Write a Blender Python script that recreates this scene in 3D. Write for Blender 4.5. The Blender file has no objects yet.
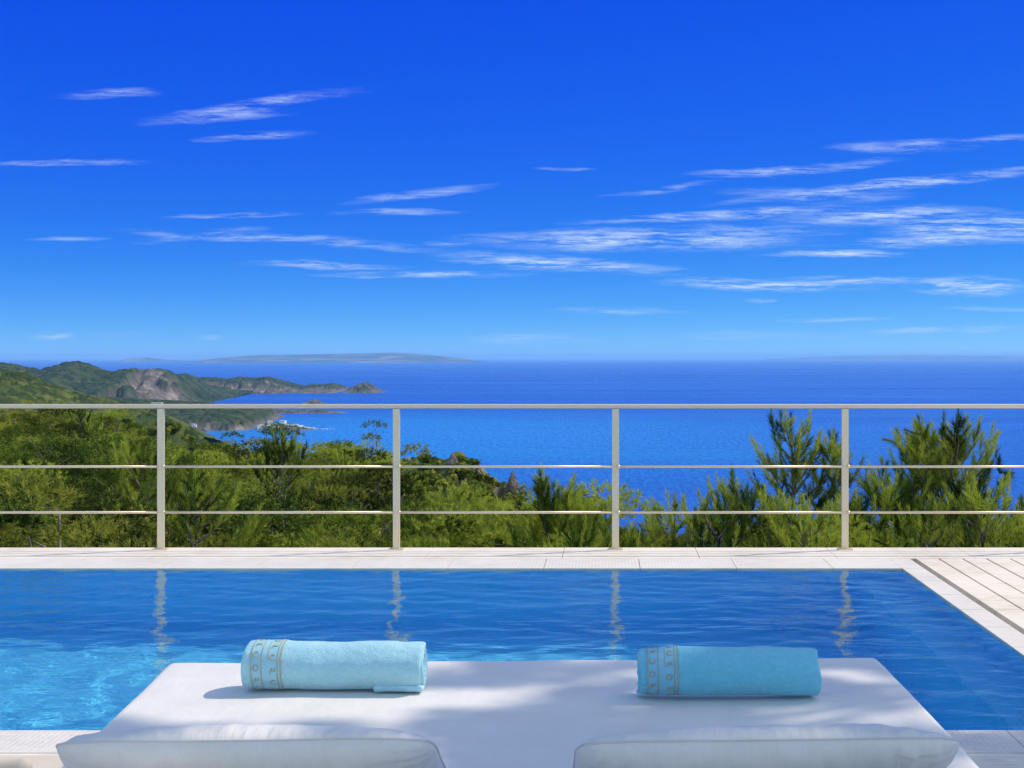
import bpy, bmesh, math, random
import numpy as np
from mathutils import Vector, Matrix, Euler

random.seed(7)
RNG = np.random.default_rng(11)
C = bpy.context.scene.collection
SC = bpy.context.scene
R = math.radians

# ------------------------------------------------------------------ measures
F = 1400.0            # focal length in picture widths/1024
VX, EY = 608.0, 357.5
CAM_Z = 1.31
SEA_Z = -150.0


def P(px, py, Y):
    return ((px - VX) / F * Y, Y, CAM_Z - (py - EY) / F * Y)


# ------------------------------------------------------------------ helpers
def mesh_np(name, verts, faces, mat=None, smooth=False, attrs=None):
    """verts (n,3); faces: (m,3) or (m,4) array, or a list of such arrays."""
    me = bpy.data.meshes.new(name)
    verts = np.asarray(verts, dtype=np.float32)
    if not isinstance(faces, list):
        faces = [faces]
    faces = [np.asarray(f, dtype=np.int32) for f in faces if len(f)]
    nl = sum(f.size for f in faces)
    npoly = sum(len(f) for f in faces)
    me.vertices.add(len(verts))
    me.vertices.foreach_set('co', verts.ravel())
    me.loops.add(nl)
    me.polygons.add(npoly)
    me.loops.foreach_set('vertex_index', np.concatenate([f.ravel() for f in faces]))
    starts, tot, k = [], [], 0
    for f in faces:
        w = f.shape[1]
        starts.append(k + np.arange(len(f)) * w)
        k += f.size
    me.polygons.foreach_set('loop_start', np.concatenate(starts).astype(np.int32))
    me.update(calc_edges=True)
    me.validate()
    me.polygons.foreach_set('use_smooth', np.full(len(me.polygons), bool(smooth)))
    if attrs:
        for an, av in attrs.items():
            a = me.attributes.new(an, 'FLOAT', 'POINT')
            a.data.foreach_set('value', np.asarray(av, dtype=np.float32))
    if mat:
        me.materials.append(mat)
    return me


def link(name, me, parent=None, loc=(0, 0, 0), rz=0.0):
    o = bpy.data.objects.new(name, me)
    C.objects.link(o)
    o.parent = parent
    o.location = loc
    o.rotation_euler = (0, 0, rz)
    return o


def tag(o, label=None, cat=None, group=None, kind=None):
    if label:
        o['label'] = label
    if cat:
        o['category'] = cat
    if group:
        o['group'] = group
    if kind:
        o['kind'] = kind
    return o


def thing(name, label, cat, loc=(0, 0, 0), rz=0.0, group=None):
    o = link(name, None, None, loc, rz)
    return tag(o, label, cat, group)


def dup(root, loc, rz=0.0, scale=(1, 1, 1), label=None, group=None):
    r = root.copy()
    C.objects.link(r)
    r.location = loc
    r.rotation_euler = (0, 0, rz)
    r.scale = scale
    if label:
        r['label'] = label
    if group:
        r['group'] = group
    for ch in list(root.children):
        c = ch.copy()
        C.objects.link(c)
        c.parent = r
        for g in list(ch.children):
            d = g.copy()
            C.objects.link(d)
            d.parent = c
    return r


class MB:
    """collects simple shapes into one mesh"""

    def __init__(self):
        self.v, self.q, self.t, self.n = [], [], [], 0

    def add(self, v, q=None, t=None):
        v = np.asarray(v, dtype=float).reshape(-1, 3)
        if q is not None and len(q):
            self.q.append(np.asarray(q) + self.n)
        if t is not None and len(t):
            self.t.append(np.asarray(t) + self.n)
        self.v.append(v)
        self.n += len(v)

    def box(self, x0, x1, y0, y1, z0, z1):
        v = [(x, y, z) for z in (z0, z1) for y in (y0, y1) for x in (x0, x1)]
        q = [(0, 2, 3, 1), (4, 5, 7, 6), (0, 1, 5, 4), (2, 6, 7, 3), (0, 4, 6, 2), (1, 3, 7, 5)]
        self.add(v, q)

    def tube(self, pts, rad, n=8, caps=True):
        pts = np.asarray(pts, dtype=float)
        m = len(pts)
        rad = np.broadcast_to(np.asarray(rad, dtype=float), (m,))
        tan = np.gradient(pts, axis=0)
        tan /= np.linalg.norm(tan, axis=1)[:, None] + 1e-12
        ref = np.array([0, 0, 1.0]) if abs(tan[0][2]) < .9 else np.array([1.0, 0, 0])
        vs = []
        for i in range(m):
            u = np.cross(tan[i], ref)
            if np.linalg.norm(u) < 1e-4:
                u = np.cross(tan[i], [0, 1.0, 0])
            u /= np.linalg.norm(u)
            w = np.cross(u, tan[i])
            ref = w
            a = np.arange(n) / n * 2 * np.pi
            vs.append(pts[i] + rad[i] * (np.cos(a)[:, None] * u + np.sin(a)[:, None] * w))
        v = np.concatenate(vs)
        q = []
        for i in range(m - 1):
            for j in range(n):
                k = (j + 1) % n
                q.append((i * n + j, i * n + k, (i + 1) * n + k, (i + 1) * n + j))
        t = []
        if caps:
            v = np.concatenate([v, [pts[0]], [pts[-1]]])
            a, b = m * n, m * n + 1
            for j in range(n):
                k = (j + 1) % n
                t.append((a, k, j))
                t.append((b, (m - 1) * n + j, (m - 1) * n + k))
        self.add(v, q, t)

    def me(self, name, mat, smooth=False):
        f = []
        if self.q:
            f.append(np.concatenate(self.q))
        if self.t:
            f.append(np.concatenate(self.t))
        return mesh_np(name, np.concatenate(self.v), f, mat, smooth)

    def build(self, name, mat, parent=None, smooth=False, **k):
        return link(name, self.me(name, mat, smooth), parent, **k)


def grid_faces(nu, nv):
    i = np.arange(nu - 1)[:, None]
    j = np.arange(nv - 1)[None, :]
    a = i * nv + j
    return np.stack([a, a + nv, a + nv + 1, a + 1], -1).reshape(-1, 4)


def smoothstep(a, b, x):
    t = np.clip((x - a) / (b - a), 0, 1)
    return t * t * (3 - 2 * t)


def hash2(ix, iy, seed):
    h = (ix.astype(np.int64) * 374761393 + iy.astype(np.int64) * 668265263 + seed * 974711) & 0x7fffffff
    h = (h ^ (h >> 13)) * 1274126177 & 0x7fffffff
    return ((h ^ (h >> 16)) & 0xffff) / 65535.0


def vnoise(x, y, seed=0):
    ix, iy = np.floor(x), np.floor(y)
    fx, fy = x - ix, y - iy
    fx, fy = fx * fx * (3 - 2 * fx), fy * fy * (3 - 2 * fy)
    a, b = hash2(ix, iy, seed), hash2(ix + 1, iy, seed)
    c, d = hash2(ix, iy + 1, seed), hash2(ix + 1, iy + 1, seed)
    return (a * (1 - fx) + b * fx) * (1 - fy) + (c * (1 - fx) + d * fx) * fy


def fbm(x, y, oct=5, seed=0, gain=.5):
    s, a, t = 0, 1.0, 0
    for k in range(oct):
        s = s + a * vnoise(x * 2 ** k + 17.3 * k, y * 2 ** k - 9.1 * k, seed + k)
        t += a
        a *= gain
    return s / t


def cells(x, y, seed=0):
    """round bumps on a jittered grid -> (height 0..1, random tone of the cell)"""
    ix, iy = np.floor(x), np.floor(y)
    best = np.full(x.shape, 9.0)
    tone = np.zeros(x.shape)
    for dx in (-1, 0, 1):
        for dy in (-1, 0, 1):
            cx, cy = ix + dx, iy + dy
            px = cx + .15 + .7 * hash2(cx, cy, seed)
            py = cy + .15 + .7 * hash2(cx, cy, seed + 1)
            sz = .45 + .75 * hash2(cx, cy, seed + 2)
            d = ((x - px) ** 2 + (y - py) ** 2) / sz ** 2
            m = d < best
            best = np.where(m, d, best)
            tone = np.where(m, hash2(cx, cy, seed + 3), tone)
    return np.sqrt(np.clip(1 - best, 0, 1)), tone


def ribox(hx, hy, hz, r, n=(8, 8, 3), k=4):
    """box with rounded edges, centred; returns verts, quads (welded)"""
    def ticks(h, n):
        a = np.linspace(-(h - r), h - r, n + 1)
        e = h - r + r * np.tan(np.linspace(0, math.pi / 4, k + 1))[1:]
        return np.concatenate([-e[::-1], a, e])
    tx, ty, tz = ticks(hx, n[0]), ticks(hy, n[1]), ticks(hz, n[2])
    H = np.array([hx, hy, hz])
    vs, qs, off = [], [], 0
    for ax, (ta, tb) in enumerate(((ty, tz), (tz, tx), (tx, ty))):
        for s in (-1, 1):
            A, B = np.meshgrid(ta, tb, indexing='ij')
            p = np.zeros(A.shape + (3,))
            p[..., ax] = s * H[ax]
            p[..., (ax + 1) % 3] = A
            p[..., (ax + 2) % 3] = B
            f = grid_faces(len(ta), len(tb))
            if s < 0:
                f = f[:, ::-1]
            vs.append(p.reshape(-1, 3))
            qs.append(f + off)
            off += A.size
    v = np.concatenate(vs)
    q = np.concatenate(qs)
    c = np.clip(v, -(H - r), H - r)
    d = v - c
    L = np.linalg.norm(d, axis=1)[:, None]
    v = c + d / np.maximum(L, 1e-9) * r
    key = np.round(v, 6)
    u, inv = np.unique(key, axis=0, return_inverse=True)
    return u, inv.reshape(-1)[q]


# ------------------------------------------------------------------ materials
def mat(name):
    m = bpy.data.materials.new(name)
    m.use_nodes = True
    nt = m.node_tree
    b = nt.nodes['Principled BSDF']
    return m, nt, b


def nd(nt, t, **k):
    n = nt.nodes.new(t)
    for a, v in k.items():
        if a.startswith('i_'):
            n.inputs[a[2:].replace('_', ' ')].default_value = v
        else:
            setattr(n, a, v)
    return n


def ramp(nt, src, stops, interp='LINEAR'):
    r = nt.nodes.new('ShaderNodeValToRGB')
    r.color_ramp.interpolation = interp
    e = r.color_ramp.elements
    while len(e) < len(stops):
        e.new(.5)
    for k, (p, c) in enumerate(stops):
        e[k].position = p
        e[k].color = (*c, 1) if len(c) == 3 else c
    nt.links.new(src, r.inputs[0])
    return r


def bump(nt, b, src, strength=.5, dist=.01, prev=None):
    n = nd(nt, 'ShaderNodeBump')
    n.inputs['Strength'].default_value = strength
    n.inputs['Distance'].default_value = dist
    nt.links.new(src, n.inputs['Height'])
    if prev:
        nt.links.new(prev.outputs[0], n.inputs['Normal'])
    nt.links.new(n.outputs[0], b.inputs['Normal'])
    return n


def noise(nt, coord, scale, detail=4, rough=.55, mscale=None, rot=None):
    if mscale or rot:
        mp = nd(nt, 'ShaderNodeMapping')
        if mscale:
            mp.inputs['Scale'].default_value = mscale
        if rot:
            mp.inputs['Rotation'].default_value = rot
        nt.links.new(coord, mp.inputs[0])
        coord = mp.outputs[0]
    n = nd(nt, 'ShaderNodeTexNoise')
    n.inputs['Scale'].default_value = scale
    n.inputs['Detail'].default_value = detail
    n.inputs['Roughness'].default_value = rough
    nt.links.new(coord, n.inputs['Vector'])
    return n


def ocoord(nt):
    return nd(nt, 'ShaderNodeTexCoord').outputs['Object']


def m_stone(name, c0, c1, c2, ribs=None, rough=.75):
    m, nt, b = mat(name)
    co = ocoord(nt)
    n1 = noise(nt, co, 1.6, 6, .65)
    n2 = noise(nt, co, 9, 5, .6, mscale=(1, 3.5, 1))
    mx = nd(nt, 'ShaderNodeMath', operation='ADD')
    nt.links.new(n1.outputs[0], mx.inputs[0])
    nt.links.new(n2.outputs[0], mx.inputs[1])
    hf = nd(nt, 'ShaderNodeMath', operation='MULTIPLY')
    hf.inputs[1].default_value = .5
    nt.links.new(mx.outputs[0], hf.inputs[0])
    r = ramp(nt, hf.outputs[0], [(.3, c0), (.5, c1), (.68, c2)])
    nt.links.new(r.outputs[0], b.inputs['Base Color'])
    b.inputs['Roughness'].default_value = rough
    n3 = noise(nt, co, 60, 4, .6)
    bp = bump(nt, b, n3.outputs[0], .35, .004)
    if ribs:
        mp = nd(nt, 'ShaderNodeMapping')
        mp.inputs['Rotation'].default_value = (0, 0, R(90) if ribs == 'Y' else 0)
        nt.links.new(co, mp.inputs[0])
        w = nd(nt, 'ShaderNodeTexWave', wave_type='BANDS', bands_direction='X', wave_profile='SIN')
        w.inputs['Scale'].default_value = 2 * math.pi / 20 / .021
        w.inputs['Distortion'].default_value = 2.5
        w.inputs['Detail Scale'].default_value = 1.5
        w.inputs['Detail'].default_value = 2
        nt.links.new(mp.outputs[0], w.inputs['Vector'])
        bump(nt, b, w.outputs['Fac'], .45, .0015, bp)
    return m


M = {}
M['deck'] = m_stone('deck_stone', (.54, .455, .34), (.80, .71, .575), (.87, .80, .68))
M['coping'] = m_stone('coping_stone', (.56, .51, .45), (.70, .65, .58), (.78, .735, .67))
M['coping_ribs_x'] = m_stone('coping_stone_ribbed', (.56, .51, .45), (.70, .65, .58), (.78, .735, .67), ribs='X')
M['coping_ribs_y'] = m_stone('coping_stone_ribbed_side', (.56, .51, .45), (.70, .65, .58), (.78, .735, .67), ribs='Y')
M['underdeck'] = m_stone('underdeck_mortar', (.10, .095, .09), (.14, .13, .12), (.18, .17, .16))


def m_steel():
    m, nt, b = mat('satin_steel')
    co = ocoord(nt)
    n = noise(nt, co, 30, 4, .6, mscale=(1, 1, 8))
    r = ramp(nt, n.outputs[0], [(.3, (.72, .59, .42)), (.7, (.82, .69, .51))])
    nt.links.new(r.outputs[0], b.inputs['Base Color'])
    b.inputs['Metallic'].default_value = .3
    b.inputs['Roughness'].default_value = .38
    return m


M['steel'] = m_steel()


def m_fabric(name, c0, c1, scale=900, rough=.9, sheen=.15, wr=.25, wscale=7, wm=None):
    m, nt, b = mat(name)
    co = ocoord(nt)
    n = noise(nt, co, 5, 4, .6)
    r = ramp(nt, n.outputs[0], [(.3, c0), (.7, c1)])
    nt.links.new(r.outputs[0], b.inputs['Base Color'])
    b.inputs['Roughness'].default_value = rough
    b.inputs['Sheen Weight'].default_value = sheen
    b.inputs['Specular IOR Level'].default_value = .25
    w = noise(nt, co, scale, 2, .5)
    bp = bump(nt, b, w.outputs[0], .25, .0006)
    w2 = noise(nt, co, wscale, 4, .55, mscale=wm)
    bump(nt, b, w2.outputs[0], wr, .02, bp)
    return m


M['white_fabric'] = m_fabric('white_canvas', (.69, .665, .625), (.76, .735, .695), wr=.38, wscale=5, wm=(1.6, .8, 1))
M['pillow_fabric'] = m_fabric('pillow_canvas', (.66, .64, .605), (.73, .71, .675), wr=.55, wscale=6, wm=(3.2, .8, .6))
M['seam'] = m_fabric('seam_thread', (.55, .54, .53), (.6, .59, .58))
M['beige_fabric'] = m_fabric('beige_canvas', (.60, .52, .41), (.68, .60, .49))
M['gold'], _nt, _b = mat('gold_thread')
_co = ocoord(_nt)
_n = noise(_nt, _co, 400, 2, .5)
_r = ramp(_nt, _n.outputs[0], [(.35, (.34, .27, .09)), (.65, (.52, .43, .18))])
_nt.links.new(_r.outputs[0], _b.inputs['Base Color'])
_b.inputs['Roughness'].default_value = .5


def m_terry(name, c0, c1):
    m, nt, b = mat(name)
    co = ocoord(nt)
    n = noise(nt, co, 90, 5, .7)
    r = ramp(nt, n.outputs[0], [(.3, c0), (.7, c1)])
    nt.links.new(r.outputs[0], b.inputs['Base Color'])
    b.inputs['Roughness'].default_value = 1
    b.inputs['Sheen Weight'].default_value = .25
    b.inputs['Sheen Roughness'].default_value = .6
    b.inputs['Specular IOR Level'].default_value = .1
    n2 = noise(nt, co, 260, 3, .7)
    bp = bump(nt, b, n2.outputs[0], .8, .004)
    n3 = noise(nt, co, 55, 4, .6)
    bump(nt, b, n3.outputs[0], .5, .006, bp)
    return m


M['towel_pale'] = m_terry('aqua_terry', (.34, .66, .76), (.46, .76, .84))
M['towel_deep'] = m_terry('turquoise_terry', (.13, .54, .72), (.20, .62, .80))
M['band_pale'] = m_fabric('aqua_satin', (.30, .58, .70), (.36, .64, .75), rough=.5, wr=.1)
M['band_deep'] = m_fabric('turquoise_satin', (.19, .50, .68), (.24, .56, .74), rough=.5, wr=.1)


def m_pool():
    m, nt, b = mat('pool_mosaic')
    co = ocoord(nt)
    v = nd(nt, 'ShaderNodeTexVoronoi', feature='F1', distance='CHEBYCHEV')
    v.inputs['Scale'].default_value = 30
    v.inputs['Randomness'].default_value = 0.05
    nt.links.new(co, v.inputs['Vector'])
    r = ramp(nt, v.outputs['Color'], [(0, (.09, .60, .86)), (.5, (.12, .68, .90)), (1, (.16, .73, .93))])
    nt.links.new(r.outputs[0], b.inputs['Base Color'])
    b.inputs['Roughness'].default_value = .6
    return m


def m_water():
    m, nt, b = mat('pool_water')
    nt.nodes.remove(b)
    g = nd(nt, 'ShaderNodeBsdfGlass')
    g.inputs['IOR'].default_value = 1.33
    g.inputs['Roughness'].default_value = 0
    co = ocoord(nt)
    n1 = noise(nt, co, 13, 3, .55, mscale=(.6, 1.1, 1))
    bump(nt, g, n1.outputs[0], .42, .012)
    g.inputs['Color'].default_value = (.97, .99, 1, 1)
    nt.links.new(g.outputs[0], nt.nodes['Material Output'].inputs[0])
    return m


M['pool'] = m_pool()
M['water'] = m_water()


def m_sea():
    m, nt, b = mat('sea_water')
    co = ocoord(nt)
    # broad wind streaks: rougher and smoother water
    big = noise(nt, co, .0016, 5, .6, mscale=(.35, 1.6, 1))
    shoal = noise(nt, co, .0006, 3, .5)
    r = ramp(nt, big.outputs[0], [(.28, (.002, .075, .38)), (.52, (.004, .108, .49)), (.74, (.009, .16, .62))])
    nt.links.new(r.outputs[0], b.inputs['Base Color'])
    rr = ramp(nt, big.outputs[0], [(.3, (.30,) * 3), (.7, (.22,) * 3)])
    nt.links.new(rr.outputs[0], b.inputs['Roughness'])
    b.inputs['IOR'].default_value = 1.33
    b.inputs['Specular IOR Level'].default_value = .30
    n1 = noise(nt, co, .045, 6, .62, mscale=(.45, 1, 1), rot=(0, 0, .12))
    bp = bump(nt, b, n1.outputs[0], .9, 4.0)
    n2 = noise(nt, co, .12, 4, .65, mscale=(1.2, .22, 1))
    bump(nt, b, n2.outputs[0], .9, 3.0, bp)
    # pale shallow water in the bay
    ds = nd(nt, 'ShaderNodeVectorMath', operation='DISTANCE')
    ds.inputs[1].default_value = (-520, 2750, SEA_Z)
    nt.links.new(co, ds.inputs[0])
    w1 = nd(nt, 'ShaderNodeMath', operation='MULTIPLY_ADD')
    nt.links.new(big.outputs[0], w1.inputs[0])
    w1.inputs[1].default_value = 1400
    nt.links.new(ds.outputs['Value'], w1.inputs[2])
    mr_ = nd(nt, 'ShaderNodeMapRange', interpolation_type='SMOOTHSTEP')
    mr_.inputs['From Min'].default_value = 2300
    mr_.inputs['From Max'].default_value = 700
    nt.links.new(w1.outputs[0], mr_.inputs['Value'])
    # light and shade of the tilted wave faces, painted into the base colour
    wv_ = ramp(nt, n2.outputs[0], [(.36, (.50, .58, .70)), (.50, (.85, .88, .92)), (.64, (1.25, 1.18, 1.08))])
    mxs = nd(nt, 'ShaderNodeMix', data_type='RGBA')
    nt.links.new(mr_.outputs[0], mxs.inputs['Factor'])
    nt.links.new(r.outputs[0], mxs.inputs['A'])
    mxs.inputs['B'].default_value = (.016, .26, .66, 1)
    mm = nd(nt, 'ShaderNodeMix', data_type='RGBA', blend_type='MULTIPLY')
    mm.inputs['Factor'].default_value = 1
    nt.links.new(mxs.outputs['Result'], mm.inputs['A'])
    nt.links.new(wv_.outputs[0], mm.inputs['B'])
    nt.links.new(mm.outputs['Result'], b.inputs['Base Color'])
    return m


M['sea'] = m_sea()


def m_hill(name, greens, rock, nscale=.02, rscale=.05):
    m, nt, b = mat(name)
    co = ocoord(nt)
    at = nd(nt, 'ShaderNodeAttribute', attribute_name='tone')
    ar = nd(nt, 'ShaderNodeAttribute', attribute_name='rock')
    n = noise(nt, co, nscale, 5, .65)
    mx = nd(nt, 'ShaderNodeMath', operation='MULTIPLY_ADD')
    nt.links.new(n.outputs[0], mx.inputs[0])
    mx.inputs[1].default_value = .45
    sc = nd(nt, 'ShaderNodeMath', operation='MULTIPLY')
    sc.inputs[1].default_value = .75
    nt.links.new(at.outputs['Fac'], sc.inputs[0])
    nt.links.new(sc.outputs[0], mx.inputs[2])
    g = ramp(nt, mx.outputs[0], [(.25, greens[0]), (.55, greens[1]), (.85, greens[2])])
    n2 = noise(nt, co, rscale, 7, .7, mscale=(1, 1, .35))
    k = ramp(nt, n2.outputs[0], [(.3, rock[0]), (.55, rock[1]), (.75, rock[2])])
    mix = nd(nt, 'ShaderNodeMix', data_type='RGBA')
    nt.links.new(ar.outputs['Fac'], mix.inputs['Factor'])
    nt.links.new(g.outputs[0], mix.inputs['A'])
    nt.links.new(k.outputs[0], mix.inputs['B'])
    nt.links.new(mix.outputs['Result'], b.inputs['Base Color'])
    b.inputs['Roughness'].default_value = .95
    b.inputs['Specular IOR Level'].default_value = .1
    return m


ROCK = ((.03, .027, .026), (.18, .15, .13), (.52, .44, .36))
M['hill_green'] = m_hill('scrub_hill', ((.009, .020, .010), (.024, .044, .017), (.065, .082, .026)), ROCK, .012, .02)
M['hill_near'] = m_hill('scrub_hill_near', ((.014, .026, .010), (.038, .062, .017), (.115, .135, .032)), ROCK, .03, .06)
M['hill_far'] = m_hill('far_land', ((.015, .022, .018), (.04, .046, .036), (.30, .27, .21)), ROCK, .0012, .003)
M['earth'] = m_hill('dry_earth', ((.04, .045, .015), (.09, .08, .035), (.16, .13, .07)), ROCK, .6, .4)


def m_leaf(name, c0, c1, c2, trans=.32):
    m, nt, b = mat(name)
    nt.nodes.remove(b)
    at = nd(nt, 'ShaderNodeAttribute', attribute_name='tone')
    oi = nd(nt, 'ShaderNodeObjectInfo')
    mx = nd(nt, 'ShaderNodeMath', operation='MULTIPLY_ADD')
    nt.links.new(oi.outputs['Random'], mx.inputs[0])
    mx.inputs[1].default_value = .42
    s = nd(nt, 'ShaderNodeMath', operation='MULTIPLY')
    s.inputs[1].default_value = .78
    nt.links.new(at.outputs['Fac'], s.inputs[0])
    nt.links.new(s.outputs[0], mx.inputs[2])
    r = ramp(nt, mx.outputs[0], [(.15, c0), (.5, c1), (.9, c2)])
    d = nd(nt, 'ShaderNodeBsdfDiffuse')
    t = nd(nt, 'ShaderNodeBsdfTranslucent')
    nt.links.new(r.outputs[0], d.inputs[0])
    nt.links.new(r.outputs[0], t.inputs[0])
    ms = nd(nt, 'ShaderNodeMixShader')
    ms.inputs[0].default_value = trans
    nt.links.new(d.outputs[0], ms.inputs[1])
    nt.links.new(t.outputs[0], ms.inputs[2])
    nt.links.new(ms.outputs[0], nt.nodes['Material Output'].inputs[0])
    return m


M['needles'] = m_leaf('pine_needles', (.026, .052, .013), (.12, .18, .026), (.46, .52, .07))
M['scrub_leaf'] = m_leaf('scrub_leaves', (.020, .038, .012), (.085, .115, .022), (.46, .46, .07))
M['dark_leaf'] = m_leaf('dark_scrub_leaves', (.03, .06, .014), (.095, .15, .026), (.26, .32, .045))
M['bark'], _nt, _b = mat('grey_bark')
_co = ocoord(_nt)
_n = noise(_nt, _co, 14, 5, .7, mscale=(1, 1, .3))
_r = ramp(_nt, _n.outputs[0], [(.3, (.09, .07, .055)), (.5, (.20, .165, .13)), (.72, (.34, .30, .26))])
_nt.links.new(_r.outputs[0], _b.inputs['Base Color'])
_b.inputs['Roughness'].default_value = .95
bump(_nt, _b, _n.outputs[0], .6, .02)


def m_plain(name, c0, c1, scale=3.0, rough=.8):
    m, nt, b = mat(name)
    n = noise(nt, ocoord(nt), scale, 4, .6)
    r = ramp(nt, n.outputs[0], [(.3, c0), (.7, c1)])
    nt.links.new(r.outputs[0], b.inputs['Base Color'])
    b.inputs['Roughness'].default_value = rough
    return m


M['whitewash'] = m_plain('whitewash', (.70, .68, .65), (.82, .81, .79), .5)
M['ochre'] = m_plain('ochre_render', (.62, .50, .24), (.72, .60, .32), .5)
M['roof_tile'] = m_plain('roof_tile', (.32, .15, .08), (.42, .22, .13), 2)
M['dark_pane'] = m_plain('dark_pane', (.03, .04, .05), (.05, .06, .08), 2, .2)
M['white_paint'] = m_plain('white_paint', (.74, .74, .73), (.80, .80, .79), 4, .4)

# ------------------------------------------------------------------ sun, sky, camera
SUN_EL = R(48)
SUN_AZ = R(69)        # from +Y towards +X
S = Vector((math.cos(SUN_EL) * math.sin(SUN_AZ), math.cos(SUN_EL) * math.cos(SUN_AZ), math.sin(SUN_EL)))
sun = bpy.data.lights.new('sun', 'SUN')
sun.energy = 3.5
sun.angle = R(.53)
sun.color = (1, .89, .73)
so = bpy.data.objects.new('sun', sun)
C.objects.link(so)
so.rotation_euler = S.to_track_quat('Z', 'Y').to_euler()
so.location = S * 60
sun.cycles.is_caustics_light = True

world = bpy.data.worlds.new('World')
SC.world = world
world.use_nodes = True
wn = world.node_tree
bg = wn.nodes['Background']
sky = nd(wn, 'ShaderNodeTexSky', sky_type='NISHITA', sun_disc=False)
sky.sun_elevation = SUN_EL
sky.sun_rotation = SUN_AZ
sky.altitude = 150
sky.air_density = .3
sky.dust_density = 0
sky.ozone_density = 6.0
sky_b = nd(wn, 'ShaderNodeTexSky', sky_type='NISHITA', sun_disc=False)     # the rest of the dome, away from the polarised band
sky_b.sun_elevation = SUN_EL
sky_b.sun_rotation = SUN_AZ
sky_b.altitude = 150
sky_b.dust_density = .6
sky_b.ozone_density = 1.5
SKY_STRENGTH = .15
# a polarising filter's deepening of the blue, as a per-channel gamma
sep = nd(wn, 'ShaderNodeSeparateColor')
wn.links.new(sky.outputs[0], sep.inputs[0])
comb = nd(wn, 'ShaderNodeCombineColor')
SKY_FIT = ((2.8, 2.25), (1.20, 1.20), (1.02, .17))     # gain, gamma per channel on sky*strength
for k in range(3):
    gn, gm = SKY_FIT[k]
    a = nd(wn, 'ShaderNodeMath', operation='MULTIPLY')
    a.inputs[1].default_value = .1
    p = nd(wn, 'ShaderNodeMath', operation='POWER')
    p.inputs[1].default_value = gm
    g = nd(wn, 'ShaderNodeMath', operation='MULTIPLY')
    g.inputs[1].default_value = gn / SKY_STRENGTH
    wn.links.new(sep.outputs[k], a.inputs[0])
    wn.links.new(a.outputs[0], p.inputs[0])
    wn.links.new(p.outputs[0], g.inputs[0])
    wn.links.new(g.outputs[0], comb.inputs[k])

# cirrus: streaks by direction on the sky (u = x/y, v = z/y)
tc = nd(wn, 'ShaderNodeTexCoord')
sx = nd(wn, 'ShaderNodeSeparateXYZ')
wn.links.new(tc.outputs['Generated'], sx.inputs[0])
ymax = nd(wn, 'ShaderNodeMath', operation='MAXIMUM')
ymax.inputs[1].default_value = .02
wn.links.new(sx.outputs['Y'], ymax.inputs[0])
du = nd(wn, 'ShaderNodeMath', operation='DIVIDE')
dv = nd(wn, 'ShaderNodeMath', operation='DIVIDE')
wn.links.new(sx.outputs['X'], du.inputs[0])
wn.links.new(ymax.outputs[0], du.inputs[1])
wn.links.new(sx.outputs['Z'], dv.inputs[0])
wn.links.new(ymax.outputs[0], dv.inputs[1])
uv = nd(wn, 'ShaderNodeCombineXYZ')
wn.links.new(du.outputs[0], uv.inputs[0])
wn.links.new(dv.outputs[0], uv.inputs[1])
# warp
wz = noise(wn, uv.outputs[0], 14, 4, .6, mscale=(1, 3, 1))
wv = nd(wn, 'ShaderNodeVectorMath', operation='MULTIPLY_ADD')
wn.links.new(wz.outputs['Color'], wv.inputs[0])
wv.inputs[1].default_value = (.06, .009, 0)
uvs = nd(wn, 'ShaderNodeVectorMath', operation='ADD')
uvs.inputs[1].default_value = (-.03, -.0045, 0)
wn.links.new(uv.outputs[0], uvs.inputs[0])
wn.links.new(uvs.outputs[0], wv.inputs[2])
# cx, cy, half length, half height, tilt (rise per unit length), amount
CIRRUS = [
    (112, 94, 58, 5, .02, .55), (240, 106, 95, 7, .17, .62), (225, 116, 80, 6, .05, .5), (255, 137, 48, 4.5, .05, .6), (310, 95, 60, 4, .06, .3),
    (60, 163, 95, 3.2, .02, .5), (228, 215, 60, 2.6, .02, .6), (285, 239, 150, 5, -.06, .65), (200, 234, 60, 5, .1, .5),
    (320, 265, 75, 3.2, -.02, .75), (425, 274, 95, 3.6, .0, .8), (420, 193, 75, 4.5, .12, .5), (395, 212, 70, 3.5, .0, .45),
    (560, 168, 26, 2.6, .0, .4), (660, 190, 60, 3, .12, .45), (775, 172, 70, 4.5, .06, .75), (855, 163, 45, 4.5, .1, .5),
    (905, 146, 70, 7, .0, .5), (985, 141, 50, 4, .08, .45), (900, 184, 160, 6, .10, .85), (820, 195, 90, 8, -.02, .55),
    (720, 215, 130, 5, .06, .8), (640, 240, 155, 10, .0, .95), (720, 236, 110, 13, .05, .55), (890, 215, 100, 9, .03, .85), (975, 228, 90, 14, .04, .9),
    (930, 240, 100, 7, .02, .75), (560, 263, 105, 8, -.06, .95), (835, 253, 65, 4, .0, .9), (765, 284, 95, 6, -.03, .95), (855, 281, 75, 4, -.03, .8),
    (968, 287, 55, 9, .0, 1.0), (610, 311, 70, 5, .0, .4), (760, 300, 22, 2.5, .0, .5), (835, 320, 60, 2.5, .0, .4), (950, 330, 85, 3.5, .02, .55),
    (760, 336, 95, 5, .0, .35), (530, 339, 65, 7, .0, .4), (52, 336, 20, 4, .0, .75), (122, 334, 30, 4, .0, .35), (210, 338, 12, 4, .0, .4),
    (455, 243, 25, 3.4, .0, .5), (70, 238, 45, 2.6, .0, .4), (1000, 310, 60, 3, .0, .35),
]
acc = None
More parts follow.
